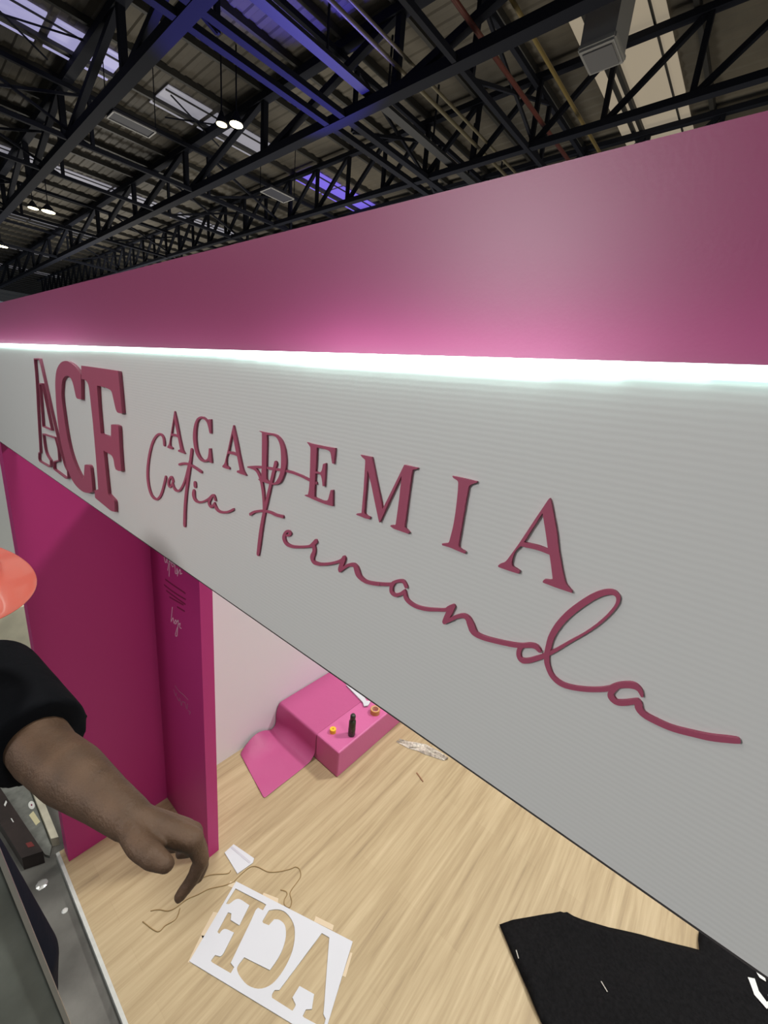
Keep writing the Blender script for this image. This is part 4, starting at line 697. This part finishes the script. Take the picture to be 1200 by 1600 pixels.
SH_L, EL_L, WR_L = V((-1.075, 0.075, 2.335)), V((-0.770, 0.100, 2.345)), V((-0.530, 0.147, 2.373))
SH_R, EL_R, WR_R = V((-1.03, -0.27, 2.335)), V((-0.93, -0.36, 2.07)), V((-0.80, -0.26, 1.90))
NECK, CHEST, BELLY, PELV = V((-1.05, -0.09, 2.40)), V((-1.08, -0.11, 2.24)), V((-1.12, -0.15, 2.02)), V((-1.14, -0.17, 1.86))
HEAD = V((-0.988, -0.015, 2.600))
HIP_L, KN_L, AN_L = V((-1.14, -0.065, 1.82)), V((-1.11, 0.018, 1.42)), V((-1.22, 0.02, 1.02))
HIP_R, KN_R, AN_R = V((-1.14, -0.26, 1.82)), V((-1.12, -0.20, 1.40)), V((-1.24, -0.20, 1.02))
bm = bmesh.new()
chain(bm, [PELV, BELLY, CHEST, NECK], [0.125, 0.115, 0.125, 0.060]); chain(bm, [NECK, HEAD - V((0.01, 0, 0.05))], [0.058, 0.055])
add_ball(bm, HEAD, 0.098, (0.92, 0.82, 1.15)); add_ball(bm, HEAD + FAC * 0.035 + V((0, 0, -0.07)), 0.062)
add_cone(bm, HEAD + FAC * 0.085 + V((0, 0, 0.005)), HEAD + FAC * 0.112 + V((0, 0, -0.03)), 0.010, 0.015)                 # nose
side = V((-FAC.y, FAC.x, 0))
for s in (-1, 1):
    add_ball(bm, HEAD + side * 0.082 * s + V((0, 0, -0.012)), 0.026, (0.6, 0.6, 1.2))
    add_ball(bm, HEAD + FAC * 0.083 + side * 0.018 * s + V((0, 0, -0.068)), 0.010, (1, 1, 0.7))                          # lips
for SHO, EL in ((SH_L, EL_L), (SH_R, EL_R)): chain(bm, [CHEST + V((0, 0, 0.06)), SHO, EL], [0.085, 0.058, 0.047])
chain(bm, [EL_L, EL_L.lerp(WR_L, 0.35), EL_L.lerp(WR_L, 0.75), WR_L], [0.046, 0.046, 0.034, 0.0285]); chain(bm, [EL_R, EL_R.lerp(WR_R, 0.35), WR_R], [0.045, 0.046, 0.029])
for h, k, a in ((HIP_L, KN_L, AN_L), (HIP_R, KN_R, AN_R)): chain(bm, [h, k, k.lerp(a, 0.35), a], [0.088, 0.060, 0.058, 0.040])
# reaching hand: palm, thumb, index pointing down, the others curled
KN = {'index': V(HAND['index'][0]), 'middle': V(HAND['middle'][0]), 'ring': V(HAND['ring'][0]), 'pinky': V(HAND['pinky'][0])}
for k, r in (('index', 0.0155), ('middle', 0.0155), ('ring', 0.0145), ('pinky', 0.013)): add_cone(bm, WR_L, KN[k], 0.0225, r)
add_cone(bm, WR_L.lerp(KN['index'], 0.55), WR_L.lerp(KN['pinky'], 0.75), 0.017, 0.014)
for k, rs in (('index', (0.0125, 0.0110, 0.0098, 0.0080)), ('middle', (0.0125, 0.0110, 0.0098, 0.0080)), ('ring', (0.012, 0.0105, 0.0092, 0.0075)), ('pinky', (0.0105, 0.0092, 0.0082, 0.007)), ('thumb', (0.019, 0.0165, 0.0150, 0.0105))):
    chain(bm, [V(p) for p in HAND[k]], rs)
# the other hand rests on the ladder
pr = WR_R + V((0.05, 0.03, -0.05)); chain(bm, [WR_R, pr], [0.026, 0.026])
for j in range(4):
    b0 = pr + V((0.012, -0.03 + 0.02 * j, -0.015)); chain(bm, [b0, b0 + V((0.03, 0.004, -0.02)), b0 + V((0.035, 0.006, -0.05))], [0.010, 0.009, 0.008])
chain(bm, [WR_R.lerp(pr, 0.4), WR_R + V((0.01, 0.055, -0.04)), WR_R + V((0.03, 0.075, -0.07))], [0.012, 0.011, 0.009])
for a in (AN_L, AN_R): chain(bm, [a, a + V((0.10, 0.0, -0.05))], [0.038, 0.030])
body = solidify_voxel('body', bm, 0.004, M_skin, 3); into(body, man)
M_eye = mat('eye_white', (0.7, 0.7, 0.68), 0.3); M_iris = mat('dark_iris', (0.02, 0.012, 0.01), 0.2)
for s in (-1, 1):
    bm = bmesh.new(); add_ball(bm, HEAD + FAC * 0.083 + side * 0.031 * s + V((0, 0, 0.005)), 0.0115); eye = into(link('eye', bm_mesh(bm), M_eye, smooth=True), man)
    bm = bmesh.new(); add_ball(bm, HEAD + FAC * 0.0905 + side * 0.031 * s + V((0, 0, 0.003)), 0.0062); into(link('iris', bm_mesh(bm), M_iris, smooth=True), eye)
# T-shirt: torso and two short sleeves, one cloth
bm = bmesh.new()
chain(bm, [PELV + V((0, 0, -0.02)), BELLY, CHEST, CHEST.lerp(NECK, 0.65)], [0.135, 0.135, 0.145, 0.085])
for s, (SHO, EL) in ((1, (SH_L, EL_L)), (-1, (SH_R, EL_R))):
    chain(bm, [CHEST + V((0, 0.04 * s, 0.02)), SHO - V((0, 0.02 * s, 0.005))], [0.14, 0.080])
    for zz_ in (1.90, 2.00, 2.10): add_ball(bm, V((-1.11, -0.145 + 0.07 * s, zz_)), 0.105)
    e = SHO.lerp(EL, 0.88 if s > 0 else 0.78)
    add_cone(bm, SHO, e, 0.082, 0.079, round1=False)
sl_ = SH_L.lerp(EL_L, 0.8); add_cone(bm, SH_L + V((0.10, 0, -0.03)), sl_ + V((-0.01, 0.0, -0.022)), 0.07, 0.068, round1=False)
shirt = solidify_voxel('t_shirt', bm, 0.007, M_shirt, 4); into(shirt, man)
bm = bmesh.new()
for s, (h, k, a) in ((1, (HIP_L, KN_L, AN_L)), (-1, (HIP_R, KN_R, AN_R))):
    chain(bm, [PELV + V((0, 0.02 * s, -0.03)), h, k, k.lerp(a, 0.5)], [0.125, 0.108, 0.086, 0.076]); add_cone(bm, k.lerp(a, 0.5), a + V((0, 0, 0.02)), 0.076, 0.070)
trs = solidify_voxel('trousers', bm, 0.009, M_trouser, 4); into(trs, man)
for a in (AN_L, AN_R):
    bm = bmesh.new(); chain(bm, [a + V((-0.04, 0, -0.035)), a + V((0.15, 0, -0.045))], [0.046, 0.040]); add_cone(bm, a + V((0, 0, -0.02)), a + V((0, 0, 0.04)), 0.046, 0.048)
    for v in bm.verts: v.co.z = max(v.co.z, a.z - 0.072)
    into(solidify_voxel('shoe', bm, 0.008, mat('dark_shoe', (0.02, 0.018, 0.016), 0.6), 3), man)
# helmet: dome with a ridge and a peak
HC = HEAD + V((0.0, 0.0, 0.055))
rotH = Matrix.Rotation(math.atan2(FAC.y, FAC.x), 3, 'Z') @ Matrix.Rotation(math.radians(12), 3, 'Y')
bm = bmesh.new(); NB, NR = 40, 9; rings = []
for j in range(NR + 1):
    ph = j / NR * math.pi / 2; ring = []
    for i in range(NB):
        th = i / NB * 2 * math.pi; r = math.cos(ph) ** 0.9
        ridge = 0.006 * max(0, 1 - abs(math.sin(th)) / 0.18) * math.sin(ph * 2) * (1 if math.cos(th) > -2 else 0)
        ring.append(bm.verts.new(HC + rotH @ V((0.138 * r * math.cos(th), 0.112 * r * math.sin(th), 0.125 * math.sin(ph) + ridge))))
    rings.append(ring)
brim = []
for k, (ex, dz) in enumerate(((0.012, -0.004), (0.030, -0.010), (0.052, -0.018))):
    ring = []
    for i in range(NB):
        th = i / NB * 2 * math.pi; f = 0.30 + 0.70 * max(0, math.cos(th)) ** 0.8
        d = V((math.cos(th), math.sin(th), 0))
        ring.append(bm.verts.new(HC + rotH @ (V((0.138 * math.cos(th), 0.112 * math.sin(th), 0)) + d * ex * f * 1.25 + V((0, 0, dz * f)))))
    brim.append(ring)
allr = brim[::-1] + rings
for a, b in zip(allr, allr[1:]):
    for i in range(NB): bm.faces.new((a[i], a[(i + 1) % NB], b[(i + 1) % NB], b[i]))
bmesh.ops.remove_doubles(bm, verts=bm.verts[:], dist=0.0008); bmesh.ops.recalc_face_normals(bm, faces=bm.faces[:])
hel = link('helmet', bm_mesh(bm), M_helmet, smooth=True); so = hel.modifiers.new('s', 'SOLIDIFY'); so.thickness = 0.003
ss = hel.modifiers.new('b', 'SUBSURF'); ss.levels = 1; ss.render_levels = 2
into(hel, man)

# ------------------------------------------------------------------ step ladder the worker stands on
lad = thing('step_ladder', (-0.85, -0.15, HF), 'grey metal step ladder with a broad rail in the bottom left corner', 'ladder')
TOPZ = 2.17
def rail(name, p, q, w, d, m):
    """flat rail: broad face w wide (along y), d deep"""
    return into(link(name, bar_mesh(p, q, w, d, V((1, 0, 0.2))), m), lad)
def rear(z, s): # near frame (towards the camera)
    t = (TOPZ - z); return V((-0.822 + 0.216 * t, (-0.045 + 0.09 * t) if s > 0 else (-0.42 - 0.05 * t), z))
def climb(z, s):
    t = (TOPZ - z); return V((-0.872 - 0.30 * t, (-0.05 + 0.06 * t) if s > 0 else (-0.42 - 0.05 * t), z))
for s in (1, -1):
    rr_ = rail('rear_rail', rear(HF + 0.0, s), rear(TOPZ, s), 0.13, 0.02, M_alu)
    for e in (-1, 1):
        o = V((0.012, 0.065 * e, 0)); into(link('rail_flange', bar_mesh(rear(HF, s) + o, rear(TOPZ, s) + o, 0.007, 0.03, V((1, 0, 0.2))), M_alu2, label='paler edge'), rr_)
    rail('front_rail', climb(HF + 0.0, s), climb(TOPZ, s), 0.05, 0.03, M_alu)
for z in (0.27, 0.60, 0.93, 1.26, 1.59, 1.90):
    a, b = climb(z, 1), climb(z, -1); into(box('step', a.x - 0.10, a.x + 0.03, b.y, a.y, z - 0.03, z, M_alu, bevel=0.004), lad)
for z in (0.4, 1.1):
    into(link('rear_brace', bar_mesh(rear(z, 1), rear(z, -1), 0.03, 0.03), M_alu), lad)
into(box('top_cap', -0.92, -0.78, -0.47, 0.0, TOPZ - 0.02, TOPZ + 0.02, M_alu, bevel=0.006), lad)
